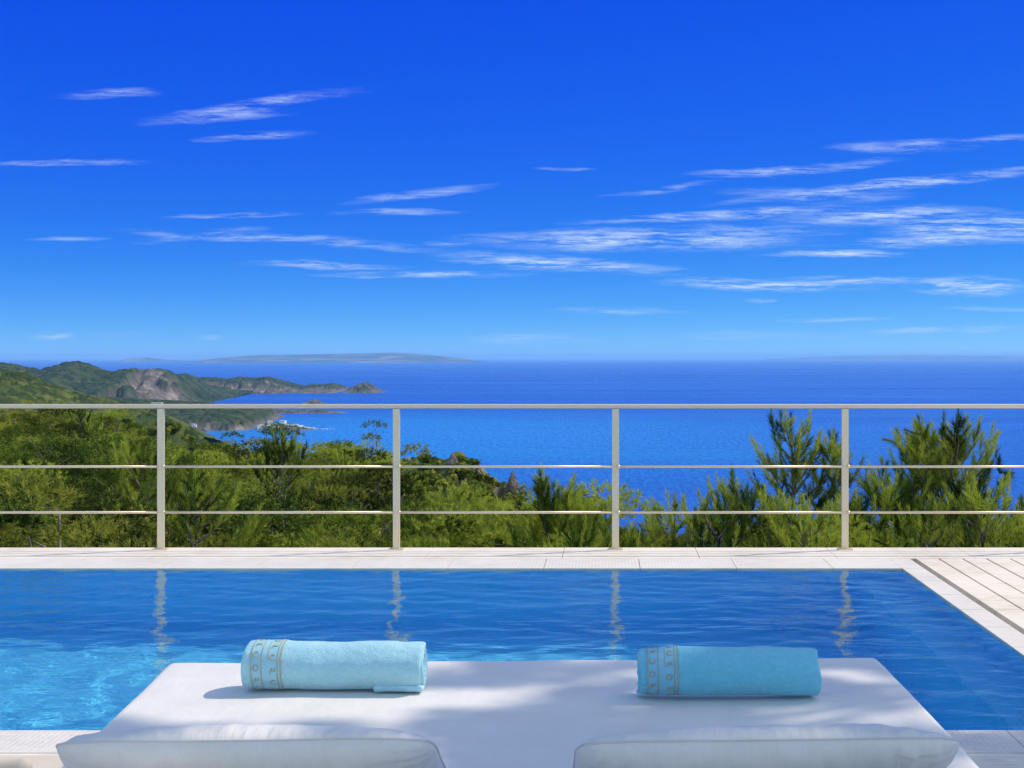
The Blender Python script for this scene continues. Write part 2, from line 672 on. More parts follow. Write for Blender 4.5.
for cx, cy, a, b_, t, amt in CIRRUS:
    mp = nd(wn, 'ShaderNodeMapping', vector_type='TEXTURE')
    mp.inputs['Location'].default_value = ((cx - VX) / F, (EY - cy) / F, 0)
    mp.inputs['Rotation'].default_value = (0, 0, math.atan(t))
    mp.inputs['Scale'].default_value = (a / F, b_ / F, 1)
    wn.links.new(wv.outputs[0], mp.inputs[0])
    ln = nd(wn, 'ShaderNodeVectorMath', operation='LENGTH')
    wn.links.new(mp.outputs[0], ln.inputs[0])
    mr = nd(wn, 'ShaderNodeMapRange', interpolation_type='SMOOTHSTEP')
    mr.inputs['From Min'].default_value = 1.6
    mr.inputs['From Max'].default_value = 0.0
    mr.inputs['To Min'].default_value = 0
    mr.inputs['To Max'].default_value = amt
    wn.links.new(ln.outputs['Value'], mr.inputs['Value'])
    if acc is None:
        acc = mr
    else:
        ad = nd(wn, 'ShaderNodeMath', operation='MAXIMUM')
        wn.links.new(acc.outputs[0], ad.inputs[0])
        wn.links.new(mr.outputs[0], ad.inputs[1])
        acc = ad
fi = noise(wn, wv.outputs[0], 16, 10, .74, mscale=(1, 11, 1), rot=(0, 0, -.06))
fj = noise(wn, uv.outputs[0], 80, 6, .75, mscale=(.4, 6, 1), rot=(0, 0, .12))
fsum = nd(wn, 'ShaderNodeMath', operation='MULTIPLY_ADD')
wn.links.new(fj.outputs[0], fsum.inputs[0])
fsum.inputs[1].default_value = .55
wn.links.new(fi.outputs[0], fsum.inputs[2])
fr = nd(wn, 'ShaderNodeMapRange', interpolation_type='SMOOTHSTEP')
fr.inputs['From Min'].default_value = .64
fr.inputs['From Max'].default_value = .96
wn.links.new(fsum.outputs[0], fr.inputs['Value'])
m1 = nd(wn, 'ShaderNodeMath', operation='MULTIPLY_ADD')
m1.inputs[1].default_value = 1.2
m1.inputs[2].default_value = -.10
wn.links.new(acc.outputs[0], m1.inputs[0])
m3 = nd(wn, 'ShaderNodeMath', operation='MULTIPLY', use_clamp=True)
wn.links.new(m1.outputs[0], m3.inputs[0])
wn.links.new(fr.outputs[0], m3.inputs[1])
m4 = nd(wn, 'ShaderNodeMath', operation='MULTIPLY', use_clamp=True)
m4.inputs[1].default_value = 1.08
wn.links.new(m3.outputs[0], m4.inputs[0])
cm = nd(wn, 'ShaderNodeMix', data_type='RGBA')
wn.links.new(m4.outputs[0], cm.inputs['Factor'])
zb = nd(wn, 'ShaderNodeMapRange', interpolation_type='SMOOTHSTEP')
zb.inputs['From Min'].default_value = .32
zb.inputs['From Max'].default_value = .62
wn.links.new(sx.outputs['Z'], zb.inputs['Value'])
yb = nd(wn, 'ShaderNodeMapRange', interpolation_type='SMOOTHSTEP')
yb.inputs['From Min'].default_value = .25
yb.inputs['From Max'].default_value = -.25
wn.links.new(sx.outputs['Y'], yb.inputs['Value'])
mb_ = nd(wn, 'ShaderNodeMath', operation='MAXIMUM')
wn.links.new(zb.outputs[0], mb_.inputs[0])
wn.links.new(yb.outputs[0], mb_.inputs[1])
skm = nd(wn, 'ShaderNodeMix', data_type='RGBA')
wn.links.new(mb_.outputs[0], skm.inputs['Factor'])
wn.links.new(comb.outputs[0], skm.inputs['A'])
gb = nd(wn, 'ShaderNodeVectorMath', operation='MULTIPLY')
gb.inputs[1].default_value = (1.84, 1.72, 1.56)
wn.links.new(sky_b.outputs[0], gb.inputs[0])
wn.links.new(gb.outputs[0], skm.inputs['B'])
wn.links.new(skm.outputs['Result'], cm.inputs['A'])
CLOUD = (.62, .78, 1.0)
cm.inputs['B'].default_value = (CLOUD[0] / SKY_STRENGTH, CLOUD[1] / SKY_STRENGTH, CLOUD[2] / SKY_STRENGTH, 1)
wn.links.new(cm.outputs['Result'], bg.inputs[0])
bg.inputs[1].default_value = SKY_STRENGTH

cam = bpy.data.cameras.new('camera')
co_ = bpy.data.objects.new('camera', cam)
C.objects.link(co_)
co_.location = (0, 0, CAM_Z)
co_.rotation_euler = (R(90), 0, 0)
cam.sensor_width = 36
cam.lens = F * 36 / 1024
cam.shift_x = (512 - VX) / 1024
cam.shift_y = (EY - 384) / 1024
cam.clip_start = .05
cam.clip_end = 400000
SC.camera = co_

# ------------------------------------------------------------------ setting: pool, deck, ground
PX0, PX1 = -7.0, 1.83      # pool in X
PY0, PY1 = 4.92, 8.70      # pool in Y
PD = -1.72                 # floor
DECK_Y1 = 9.65
COP = .28
RX = PX1 + .135            # outer side of the right coping


def struct(o):
    o['kind'] = 'structure'
    return o


g = .004
# basin, inward faces, with a ledge along the right wall
v, q = [], []


def quad(a, b, c, d):
    n = len(v)
    v.extend([a, b, c, d])
    q.append((n, n + 1, n + 2, n + 3))


zt = -.0505
lx, lz = 1.56, -.42
quad((PX0, PY0, PD), (lx, PY0, PD), (lx, PY1, PD), (PX0, PY1, PD))
quad((lx, PY0, lz), (PX1, PY0, lz), (PX1, PY1, lz), (lx, PY1, lz))
quad((lx, PY0, PD), (lx, PY0, lz), (lx, PY1, lz), (lx, PY1, PD))
quad((PX0, PY1, PD), (lx, PY1, PD), (lx, PY1, zt), (PX0, PY1, zt))
quad((lx, PY1, lz), (PX1, PY1, lz), (PX1, PY1, zt), (lx, PY1, zt))
quad((lx, PY0, PD), (PX0, PY0, PD), (PX0, PY0, zt), (lx, PY0, zt))
quad((PX1, PY0, lz), (lx, PY0, lz), (lx, PY0, zt), (PX1, PY0, zt))
quad((PX0, PY0, PD), (PX0, PY1, PD), (PX0, PY1, zt), (PX0, PY0, zt))
quad((PX1, PY1, lz), (PX1, PY0, lz), (PX1, PY0, zt), (PX1, PY1, zt))
basin = struct(link('pool_basin', mesh_np('pool_basin', v, np.array(q), M['pool'])))

# water: a rippled sheet
nx, ny = 820, 360
xs = np.linspace(PX0 + .001, PX1 - .001, nx)
ys = np.linspace(PY0 + .001, PY1 - .001, ny)
X, Y = np.meshgrid(xs, ys, indexing='ij')
Z = np.zeros_like(X)
wr = np.random.default_rng(3)
slope2 = 0
for k in range(80):
    lam = .15 * (8.0 ** (wr.random() ** 1.3))
    th = math.pi / 2 + wr.normal() * .9
    kk = 2 * math.pi / lam
    amp = .012 * lam * (.35 + wr.random())
    if lam > .4:
        amp *= .5
    X2 = X + .05 * np.sin(2.1 * Y + k) + .03 * np.sin(5.3 * Y + 1.7 * X + 2 * k)
    Y2 = Y + .03 * np.sin(3.7 * X + k * 1.3)
    mod = .35 + 1.3 * vnoise(X * 1.3 + k * 7.7, Y * 1.9 + k * 3.1, k)
    Z += mod * amp * np.sin(kk * (math.cos(th) * X2 + math.sin(th) * Y2) + wr.random() * 7)
    slope2 += (amp * kk) ** 2 / 2
Z *= .031 / math.sqrt(slope2)
patch = .55 + .8 * fbm(X * .8, Y * 1.1, 3, 5)
Z = Z * patch - .008
water = struct(link('pool_water', mesh_np('pool_water', np.stack([X, Y, Z], -1).reshape(-1, 3), grid_faces(nx, ny), M['water'], True)))
water.cycles.is_caustics_caster = True
basin.cycles.is_caustics_receiver = True

# coping: near, far, right (slabs with open joints), all in one sheet each
mb = MB()
x = PX0
while x < 3.2:
    mb.box(x + .002, min(x + .6, 3.2) - .002, PY0 - COP, PY0, -.05, 0)
    x += .6
struct(mb.build('near_pool_coping', M['coping_ribs_x']))
mb = MB()
x = PX0
while x < PX1 - .01:
    x2 = min(x + .6, PX1)
    mb.box(x + .002, x2 - .002, PY1, PY1 + .42, -.05, 0)
    x = x2
struct(mb.build('far_pool_coping', M['coping_ribs_x']))
mb = MB()
y = PY0 + .004
while y < PY1 + .4:
    y2 = min(y + .47, PY1 + .42)
    mb.box(PX1, RX, y + .003, y2 - .003, -.05, 0)
    y = y2
struct(mb.build('side_pool_coping', M['coping_ribs_y']))

# decks
mb = MB()
pr = random.Random(5)
xp = RX + .035
row = 0
while xp < 6.2:
    y = PY0 + .004 - (row % 2) * .0
    off = pr.random() * 1.2
    y = 4.925
    first = True
    while y < 9.12:
        y2 = min(y + (1.3 if not first else .3 + off), 9.12)
        mb.box(xp + .0075, xp + .1475, y + .002, y2 - .002, -.028, pr.uniform(-.0012, .0))
        y = y2
        first = False
    xp += .155
    row += 1
struct(mb.build('plank_deck', M['deck']))
mb = MB()
x = -12.0
while x < 9:
    mb.box(x + .002, x + .898, PY1 + .424, DECK_Y1, -.14, 0)
    x += .9
struct(mb.build('edge_deck', M['deck']))
mb = MB()
y = PY0 - COP - .004
k = 0
while y > -4:
    x = -9.0 + (.45 if k % 2 else 0)
    while x < 9:
        mb.box(x + .002, x + .898, y - .597, y - .002, -.05, pr.uniform(-.0015, 0))
        x += .9
    y -= .6
    k += 1
struct(mb.build('near_deck', M['deck']))
mb = MB()
mb.box(3.21, 9, PY0 - COP, PY0, -.05, -.001)
mb.box(6.25, 9, PY0 + .005, 9.12, -.05, -.001)
mb.box(-12, PX0 - .005, PY0 - COP, PY1 + .42, -.05, -.001)
struct(mb.build('side_deck', M['deck']))
# mortar bed under the decks, open over the pool
mb = MB()
mb.box(-13, 12, -8, PY0 - .03, -.5, -.052)
mb.box(-13, 12, PY1 + .03, DECK_Y1 - .01, -.5, -.142)
mb.box(PX1 + .03, 12, PY0 - .03, PY1 + .03, -.5, -.056)
mb.box(-13, PX0 - .03, PY0 - .03, PY1 + .03, -.5, -.054)
struct(mb.build('terrace_base', M['underdeck']))
mb = MB()
mb.box(-13, 12, DECK_Y1 - .06, DECK_Y1 - .012, -6, -.5)
mb.box(11.95, 12, -8, DECK_Y1 - .062, -6, -.502)
mb.box(-13, -12.95, -8, DECK_Y1 - .062, -6, -.502)
tag(mb.build('retaining_wall', M['whitewash']), 'pale retaining wall holding up the outer edge of the pool terrace', 'wall')

# ------------------------------------------------------------------ railing
RY = 9.545
railing = thing('railing', 'satin steel railing with flat posts and thin rods along the terrace edge', 'railing', (0, RY, 0))
kx = RY / F
posts = [-545, -310, -75, 161, 396.5, 615.5, 845, 1075, 1305]
posts = [(p - VX) * kx for p in posts]
rail_z = CAM_Z - (406.3 - EY) * kx
for xpst in posts:
    mb = MB()
    pv, pq = ribox(.0235, .010, (rail_z - .016) / 2, .002, (1, 1, 1), 1)
    pv = pv + np.array([xpst, 0, (rail_z - .016) / 2])
    mb.add(pv, pq)
    post = mb.build('post', M['steel'], railing)
    mb = MB()
    pv, pq = ribox(.05, .035, .004, .0015, (1, 1, 1), 1)
    mb.add(pv + np.array([xpst, 0, .0042]), pq)
    for dx in (-.036, .036):
        mb.tube([(xpst + dx, 0, .008), (xpst + dx, 0, .014)], .006, 8)
    mb.build('base_plate', M['steel'], post)
mb = MB()
mb.tube([(x_, 0, rail_z) for x_ in np.linspace(posts[0] - .1, posts[-1] + .1, 12)], .0155, 16)
mb.build('handrail', M['steel'], railing, True)
for pyr in (466.5, 512.2):
    zr = CAM_Z - (pyr - EY) * kx
    for a, b_ in zip(posts[:-1], posts[1:]):
        mb = MB()
        mb.tube([(a + .02, -.016, zr), (b_ - .02, -.016, zr)], .0088, 10)
        mb.tube([(a + .012, -.016, zr), (a + .03, -.016, zr)], .0125, 10)
        mb.build('rod', M['steel'], railing, True)

# ------------------------------------------------------------------ daybed
BZ = .45
bed_yaw = math.atan(.044)
BX0, BY0 = -.225 + .044 * (4.0 - 3.05), 3.05
bed = thing('daybed', 'wide white double daybed beside the pool, dappled by tree shade', 'daybed', (BX0, BY0, 0), bed_yaw)
hl = .95
v, q = ribox(1.0, hl, .085, .032, (40, 40, 2), 5)
v[:, 2] += BZ - .085


def bed_shape(v, slope=True):
    w = (.99 + .034 * (v[:, 1] + BY0 - 3.22)) / 1.0
    v[:, 0] -= .006
    v[:, 0] *= w
    # raised head end
    t = np.clip(-(v[:, 1] + .36), 0, None)
    if slope:
        v[:, 2] += np.where(t > 0, (np.sqrt(t * t + .01) - .1) * .33, 0)
    return v


v = bed_shape(v)
# rounded plan corners
for sx_ in (-1, 1):
    for sy_ in (-1, 1):
        pass
bump_ = (fbm(v[:, 0] * 2.2 + 9, v[:, 1] * 2.2 + 4, 4, 21) - .5)
v[:, 2] += np.where(v[:, 2] > BZ - .05, bump_ * .016, 0)
link('mattress', mesh_np('mattress', v, q, M['white_fabric'], True), bed)
# piping round the top edge of the mattress
base_v, base_q = ribox(.94, .89, .10, .015, (6, 20, 1), 3)
base_v[:, 2] += BZ - .17 - .102
base_v = bed_shape(base_v, False)
link('base', mesh_np('base', base_v, base_q, M['white_fabric'], True), bed)
for sx_ in (-1, 1):
    for sy_ in (-1, 1):
        lv, lq = ribox(.04, .04, .04, .006, (1, 1, 1), 2)
        lv += np.array([sx_ * .8, sy_ * .8, .0401])
        link('leg', mesh_np('leg', lv, lq, M['white_paint'], True), bed)
# zip flap seam along the mattress side
mb = MB()
sv = np.array([(x_, hl + .0005, BZ - .03) for x_ in np.linspace(-.95, .95, 30)])
sv = bed_shape(sv)
mb.tube(sv, .003, 6)
mb.build('seam', M['seam'], bed, True)


def make_pillow(label, cx, cy, cz, seed, wid=.652, dep=.42, th=.076):
    root = thing('pillow', label, 'pillow', (cx, cy, cz), bed_yaw, 'white pillows at the head of the daybed')
    n, m_ = 90, 60
    u = np.sin(np.linspace(-math.pi / 2, math.pi / 2, n))
    w = np.sin(np.linspace(-math.pi / 2, math.pi / 2, m_))
    U, W = np.meshgrid(u, w, indexing='ij')
    ex = 1 - .055 * (1 - W ** 2) * 0 - .0
    xx = U * (1 - .035 * (1 - np.abs(U)) * 0) * wid / 2 * (1 - .012 * (1 - W ** 2) * np.abs(U) ** 3) * (1 - .05 * np.abs(W) ** 6)
    yy = W * dep / 2 * (1 - .02 * (1 - U ** 2) * np.abs(W) ** 3) * (1 - .13 * np.abs(U) ** 9)
    h = ((1 - np.abs(U) ** 3.2) * (1 - np.abs(W) ** 2.6)) ** .55
    lump = .82 + .36 * fbm(U * 1.6 + seed, W * 1.3 + seed, 3, seed)
    edge = (1 - h) ** 2
    wr_ = (fbm(U * 22 + seed, W * 3, 3, seed + 3) - .5) * (np.abs(W) ** 4) + (fbm(U * 4, W * 16 + seed, 3, seed + 5) - .5) * (np.abs(U) ** 4)
    zz = h * th * .60 * lump + .018 * wr_ * (h > .02) * np.minimum(1, h * 3)
    top = np.stack([xx, yy, zz], -1).reshape(-1, 3)
    bot = np.stack([xx, yy, -h ** .75 * th * (1.9 - lump) - .022 * wr_ * np.minimum(1, h * 3)], -1).reshape(-1, 3)
    f = grid_faces(n, m_)
    V = np.concatenate([top, bot])
    Q = np.concatenate([f, f[:, ::-1] + n * m_])
    key = np.round(V, 6)
    un, inv = np.unique(key, axis=0, return_inverse=True)
    V, Q = un, inv.reshape(-1)[Q]
    c = link('cover', mesh_np('cover', V, Q, M['pillow_fabric'], True), root)
    ring = np.concatenate([np.stack([xx[:, 0], yy[:, 0]], -1), np.stack([xx[-1, 1:], yy[-1, 1:]], -1),
                           np.stack([xx[::-1, -1], yy[::-1, -1]], -1)[1:], np.stack([xx[0, ::-1], yy[0, ::-1]], -1)[1:]])
    mb = MB()
    mb.tube(np.concatenate([ring, np.zeros((len(ring), 1))], 1), .0022, 6, False)
    s_ = mb.build('seam', M['seam'], root, True)
    for o in (c, s_):
        o.rotation_euler = (R(-25), 0, 0)
    return root


def px_at(px, Y):
    return (px - VX) / F * Y


make_pillow('white pillow at the head of the daybed behind the pale aqua towel', (px_at(57, 2.35) + px_at(437, 2.35)) / 2 - .022, 2.545, .578, 3)
make_pillow('white pillow at the head of the daybed behind the shaded turquoise towel', (px_at(577, 2.35) + px_at(965, 2.35)) / 2 - .002, 2.54, .580, 8, .672)


# ------------------------------------------------------------------ towels
def make_towel(label, cx, cy, length, Rr, yaw, mt, mband, seed, flap=True, motifs=0):
    root = thing('rolled_towel', label, 'towel', (cx, cy, BZ + .004), yaw, 'rolled towels on the daybed')
    turns, t = 4.6, .0122
    # the free end lies at the bottom: angle -90 deg
    th_end = -math.pi / 2 + .35
    nth = int(turns * 56)
    th = th_end - 2 * math.pi * turns * (1 - np.linspace(0, 1, nth))
    rr = Rr - t * (th_end - th) / (2 * math.pi)
    ns = 70
    xs_ = np.concatenate([[0, .004, .011], np.linspace(.02, length - .02, ns - 6), [length - .011, length - .004, length]])
    ins = np.concatenate([[.0042, .0012, 0], np.zeros(ns - 6), [0, .0012, .0042]])
    TH, XX = np.meshgrid(th, xs_, indexing='ij')
    RR, IN = np.meshgrid(rr, ins, indexing='ij')
    lump = (fbm(XX * 9 + seed, TH * .9 + seed, 3, seed) - .5) * .013 + (fbm(XX * 60, TH * 9, 2, seed + 4) - .5) * .0016
    w = smoothstep(th_end - 2 * math.pi * 1.2, th_end - 2 * math.pi * .9, TH)
    endoff = (fbm(TH * .7 + seed, XX * 0 + seed, 3, seed + 9) - .5) * .016
    XE = XX + endoff * (np.abs(XX / length - .5) * 2) ** 6
    ro = RR + lump * w - IN
    ri = RR - t * .86 + lump * w + IN

    def pos(r_):
        yy, zz = r_ * np.cos(TH), r_ * np.sin(TH) + Rr
        zz = np.where(zz < .012, .012 - (.012 - zz) * .35, zz) - .006
        return np.stack([XE - length / 2, yy, zz], -1)
    A, B = pos(ro), pos(ri)
    V = np.concatenate([A.reshape(-1, 3), B.reshape(-1, 3)])
    n2 = len(xs_)
    f = grid_faces(nth, n2)
    N = nth * n2
    Q = [f[:, ::-1], f + N]
    i = np.arange(nth - 1)
    for j, rev in ((0, False), (n2 - 1, True)):
        a, b_ = i * n2 + j, (i + 1) * n2 + j
        e = np.stack([a, b_, b_ + N, a + N], -1)
        Q.append(e[:, ::-1] if rev else e)
    j = np.arange(n2 - 1)
    for ii in (0, nth - 1):
        a, b_ = ii * n2 + j, ii * n2 + j + 1
        Q.append(np.stack([a, b_, b_ + N, a + N], -1))
    link('roll', mesh_np('roll', V, np.concatenate(Q), mt, True), root)

    def surf(x_, a, lift):
        """a: angle on the outer turn, 0 = towards the sea, pi = towards the bed's head"""
        tt = a
        while tt > th_end:
            tt -= 2 * math.pi
        r_ = Rr - t * (th_end - tt) / (2 * math.pi)
        l_ = (fbm(np.array([x_ * 9 + seed]), np.array([tt * .9 + seed]), 3, seed)[0] - .5) * .013
        r_ = r_ + l_ + lift
        zz = r_ * math.sin(tt) + Rr
        zz = (.012 - (.012 - zz) * .35 if zz < .012 else zz) - .006
        return (x_ - length / 2, r_ * math.cos(tt), zz)
    b0, b1 = .020, .098
    angs = np.linspace(th_end - 2 * math.pi + .05, th_end - .05, 90)
    bx_ = np.linspace(b0, b1, 14)
    V = np.array([surf(x_, a, .0012) for a in angs for x_ in bx_])
    band = link('woven_band', mesh_np('woven_band', V, grid_faces(len(angs), len(bx_))[:, ::-1], mband, True), root)
    for x_ in (.024, .050, .091, .099):
        mb = MB()
        mb.tube([surf(x_, a, .0016) for a in angs], .0011, 6)
        mb.build('gold_line', M['gold'], band, True)
    mb = MB()
    mb.tube([surf(.066, a, .0014) for a in np.linspace(1.75, 2.75, 16)], .0009, 6)
    mb.build('gold_line', M['gold'], band, True)
    # embroidered hooks and rings in two columns, strokes in (along, around) units of 1
    G = {
        'C': [[(.9, .9), (.3, .95), (0, .6), (0, .35), (.3, .0), (.95, .1)]],
        'U': [[(0, 1), (0, .2), (.5, 0), (1, .2), (1, 1)]],
        'O': [[(.5 + .5 * math.cos(a), .5 + .5 * math.sin(a)) for a in np.linspace(0, 6.28, 12)]],
        'N': [[(0, 0), (.05, .95), (.5, .45), (.6, .1), (1, .1), (1, 1)]],
        'h': [[(1, 1), (1, .45), (.2, .5), (0, 0)], [(.2, .5), (.5, .95)]],
        'P': [[(0, 0), (0, 1), (.9, 1), (.9, .5), (.1, .5)]],
        'A': [[(0, 0), (.5, 1), (1, 0)], [(.2, .4), (.8, .4)]],
        'R': [[(0, 0), (0, 1), (1, 1), (1, .2), (.8, 0)]],
        'E': [[(.9, 1), (0, 1), (0, 0), (.9, 0)], [(0, .5), (.7, .5)]],
    }
    cols = (('OhCOhC', 'UhChCU') if motifs == 0 else ('OhUOhU', 'UChOhC'))
    for ci, (col, x0) in enumerate(zip(cols, (.0295, .072))):
        mb = MB()
        for gi, ch in enumerate(col):
            a0 = 1.38 + gi * .52 + ci * .12
            for st in G[ch]:
                pts = []
                for (pu, pv) in st:
                    pts.append(surf(x0 + pu * .0125, a0 + (1 - pv) * .23, .0018))
                mb.tube(pts, .0013, 6)
        mb.build('embroidery', M['gold'], band, True)
    if flap:
        fv, fq = ribox(.064, .021, .0085, .008, (14, 4, 1), 3)
        fv[:, 2] += (fbm(fv[:, 0] * 30 + 2, fv[:, 1] * 30, 3, 6) - .5) * .006
        fv[:, 1] += (fbm(fv[:, 0] * 22 + 7, fv[:, 1] * 0, 3, 2) - .5) * .012
        o = link('loose_edge', mesh_np('loose_edge', fv, fq, mt, True), root)
        o.location = (length / 2 - .062, -.030, .010)
        o.rotation_euler = (R(-6), 0, R(1.5))
    return root


ty = .86 * F / (690 - EY)
make_towel('pale aqua rolled towel lying in sunlight, gold embroidery at its outer end', px_at(336.5, ty), ty, .458, .0675, R(-1.0), M['towel_pale'], M['band_pale'], 4)
ty2 = .86 * F / (696 - EY)
make_towel('deeper turquoise rolled towel lying in the tree shade on the daybed', px_at(727, ty2), ty2, .452, .066, R(-.5), M['towel_deep'], M['band_deep'], 12, False, 1)

# ------------------------------------------------------------------ beige lounge chair cut off by the frame
ch = thing('lounge_chair', 'low beige lounge chair beside the daybed, mostly out of the picture', 'lounge chair', (-1.66, 3.3, 0), 0)
cv, cq = ribox(.29, .36, .045, .02, (6, 6, 1), 3)
link('seat', mesh_np('seat', cv + np.array([0, .37, .125]), cq, M['beige_fabric'], True), ch)
cv, cq = ribox(.30, .03, .12, .025, (6, 2, 4), 4)
cv = cv + np.array([0, 0, .245])
link('backrest', mesh_np('backrest', cv, cq, M['beige_fabric'], True), ch)
mb = MB()
mb.box(-.28, .28, .03, .72, .045, .079)
mb.build('frame', M['white_paint'], ch)
for a in (-.25, .25):
    for b_ in (.06, .68):
        mb = MB()
        mb.box(a - .02, a + .02, b_ - .02, b_ + .02, 0, .045)
        mb.build('leg', M['white_paint'], ch)

# ------------------------------------------------------------------ sea, hills
mb = MB()
n_ = 40
ang = np.linspace(0, 2 * math.pi, 121)[:-1]
rad = np.array([0, 400, 1500, 4000, 12000, 40000, 130000.])
V = [(0, 0, SEA_Z)]
for r_ in rad[1:]:
    V += [(r_ * math.cos(a), r_ * math.sin(a), SEA_Z) for a in ang]
T = [(0, 1 + i, 1 + (i + 1) % 120) for i in range(120)]
Q = [(1 + k * 120 + i, 1 + (k + 1) * 120 + i, 1 + (k + 1) * 120 + (i + 1) % 120, 1 + k * 120 + (i + 1) % 120) for k in range(len(rad) - 2) for i in range(120)]
struct(link('sea_water', mesh_np('sea_water', V, [np.array(T), np.array(Q)], M['sea'], True)))


def hill(name, sil, Y0, front, back, mat_, nu=240, nv=70, base=None, gully=.25, cell=None, cellh=3, p=1.2, seed=0, rocks=(), rock_low=0.0, nearY=None):
    """a ridge whose crest is seen along sil [(px, py)...] at distance Y0, falling to the sea on both sides"""
    base = SEA_Z - 2 if base is None else base
    sil = np.array(sil, dtype=float)
    px = np.linspace(sil[0, 0], sil[-1, 0], nu)
    py = np.interp(px, sil[:, 0], sil[:, 1])
    crest = CAM_Z - (py - EY) / F * Y0
    t = np.concatenate([-np.linspace(1, 0, int(nv * .72)) ** 1.0, np.linspace(0, 1, nv - int(nv * .72) + 1)[1:]])
    PXg, T_ = np.meshgrid(px, t, indexing='ij')
    CR = np.broadcast_to(crest[:, None], PXg.shape)
    Yg = Y0 + np.where(T_ < 0, T_ * front, T_ * back)
    Xg = (PXg - VX) / F * Y0 * (1 - .0 * T_) + (PXg - VX) / F * (Yg - Y0) * .5
    L = max(front, 1) / 3.0
    warp = (fbm(Xg / L, Yg / L * .4, 5, seed) - .5) * 2
    prof = np.clip(1 - np.abs(T_), 0, 1) ** p
    prof = prof * (1 + gully * warp * (1 - prof) * 2.2 * np.minimum(1, np.abs(T_) * 4))
    Zg = base + (CR - base) * prof
    rock = np.zeros(Xg.shape)
    for (ra, rb, ta, tb, amt) in rocks:
        m_ = smoothstep(ra - 6, ra + 4, PXg) * (1 - smoothstep(rb - 4, rb + 6, PXg)) * smoothstep(ta - .08, ta + .03, T_) * (1 - smoothstep(tb - .03, tb + .08, T_))
        m_ = m_ * smoothstep(.30, .52, fbm(Xg / L * 5, Yg / L * 3, 4, seed + 5)) * amt
        rock = np.maximum(rock, m_)
    if rock_low:
        hgt = (Zg - SEA_Z)
        rock = np.maximum(rock, (1 - smoothstep(rock_low * .5, rock_low * 1.3, hgt + (fbm(Xg / L * 6, Yg / L * 6, 3, seed + 7) - .5) * rock_low)))
    # gullies cut in bare rock
    rid = np.abs(fbm(Xg / L * 4.5, Yg / L * 1.6, 4, seed + 11) - .5) * 2
    Zg = Zg - rock * (1 - rid) * (CR - base) * .34 * np.minimum(1, np.abs(T_) * 6)
    tone = fbm(Xg / L * 3, Yg / L * 3, 3, seed + 2)
    if cell:
        h_, tn = cells(Xg / cell, Yg / cell, seed + 3)
        Zg = Zg + h_ * cellh * (1 - rock) * (prof > .02)
        tone = .35 * tone + .65 * tn
    V = np.stack([Xg, Yg, Zg], -1).reshape(-1, 3)
    me = mesh_np(name, V, grid_faces(nu, len(t)), mat_, True, {'tone': tone.ravel(), 'rock': np.clip(rock, 0, 1).ravel()})
    return struct(link(name, me))


def sea_y(py):
    return -(SEA_Z - CAM_Z) * F / (py - EY)


# far island and far coast
hill('far_island_hills', [(196, 361), (215, 358.5), (232, 357), (262, 355), (300, 354.6), (345, 353.6), (395, 352.6), (412, 353.4), (440, 356), (462, 358.6), (480, 361)], 46000, 5500, 6000, M['hill_far'], 320, 60, gully=.35, seed=4, p=.9)
hill('far_islet_hills', [(118, 360.5), (135, 358.2), (146, 357.4), (156, 358.6), (176, 360.5)], 52000, 2500, 3000, M['hill_far'], 60, 20, seed=6)
hill('far_coast_hills', [(770, 359), (810, 357.2), (850, 356), (920, 355.2), (985, 356), (1040, 356.5), (1120, 358), (1200, 359)], 80000, 9000, 9000, M['hill_far'], 200, 30, gully=.3, seed=8)
# headland running out to sea, with its end islet
hill('headland_hills', [(60, 378), (110, 375), (150, 372), (170, 377), (186, 375), (196, 379.5), (214, 379), (228, 381), (240, 378.5), (255, 380), (268, 378.5), (280, 382.5), (294, 387), (303, 388.5), (312, 386), (322, 386.6), (333, 385), (340, 388), (347, 394)], 6300, 500, 600, M['hill_green'], 520, 70, gully=.7, cell=20, cellh=11, seed=12, rocks=((160, 352, -1, -.25, .8),), p=.75, rock_low=9)
hill('headland_islet', [(342, 394), (350, 388), (358, 384.4), (365, 381.8), (372, 384.5), (380, 389.5), (392, 394)], 6150, 260, 260, M['hill_green'], 120, 40, gully=.5, cell=12, cellh=3, seed=15, rocks=((342, 392, -1, .3, .7),), p=.9, rock_low=12)
hill('sea_rocks', [(298, 405), (304, 402.5), (309, 400.8), (315, 399), (321, 401.5), (327, 405)], 4560, 80, 120, M['hill_green'], 60, 24, gully=.6, seed=16, rocks=((295, 330, -1, 1, 1),), p=.8, rock_low=8)
hill('low_point', [(250, 408), (262, 407.5), (280, 409.5), (300, 410), (318, 409.6), (335, 411), (352, 413.4)], 3830, 70, 160, M['hill_green'], 150, 24, gully=.5, seed=17, rocks=((250, 352, -1, 1, .6),), p=.8, rock_low=4)
# the big green hill with a bare cliff at its end
hill('cliff_hill', [(-180, 366), (-60, 369), (0, 366.5), (14, 367.5), (30, 371.5), (40, 373), (56, 369), (66, 366), (78, 365), (88, 367.5), (100, 373), (112, 375.5), (124, 373), (140, 371.5), (152, 369.6), (160, 371), (168, 377), (178, 386), (188, 397), (196, 405), (205, 412)], 4500, 900, 1500, M['hill_green'], 620, 130, gully=.6, cell=19, cellh=15, seed=21, rocks=((140, 210, -.75, .0, 1.0), (-10, 8, -.95, -.6, .8)), p=.9)
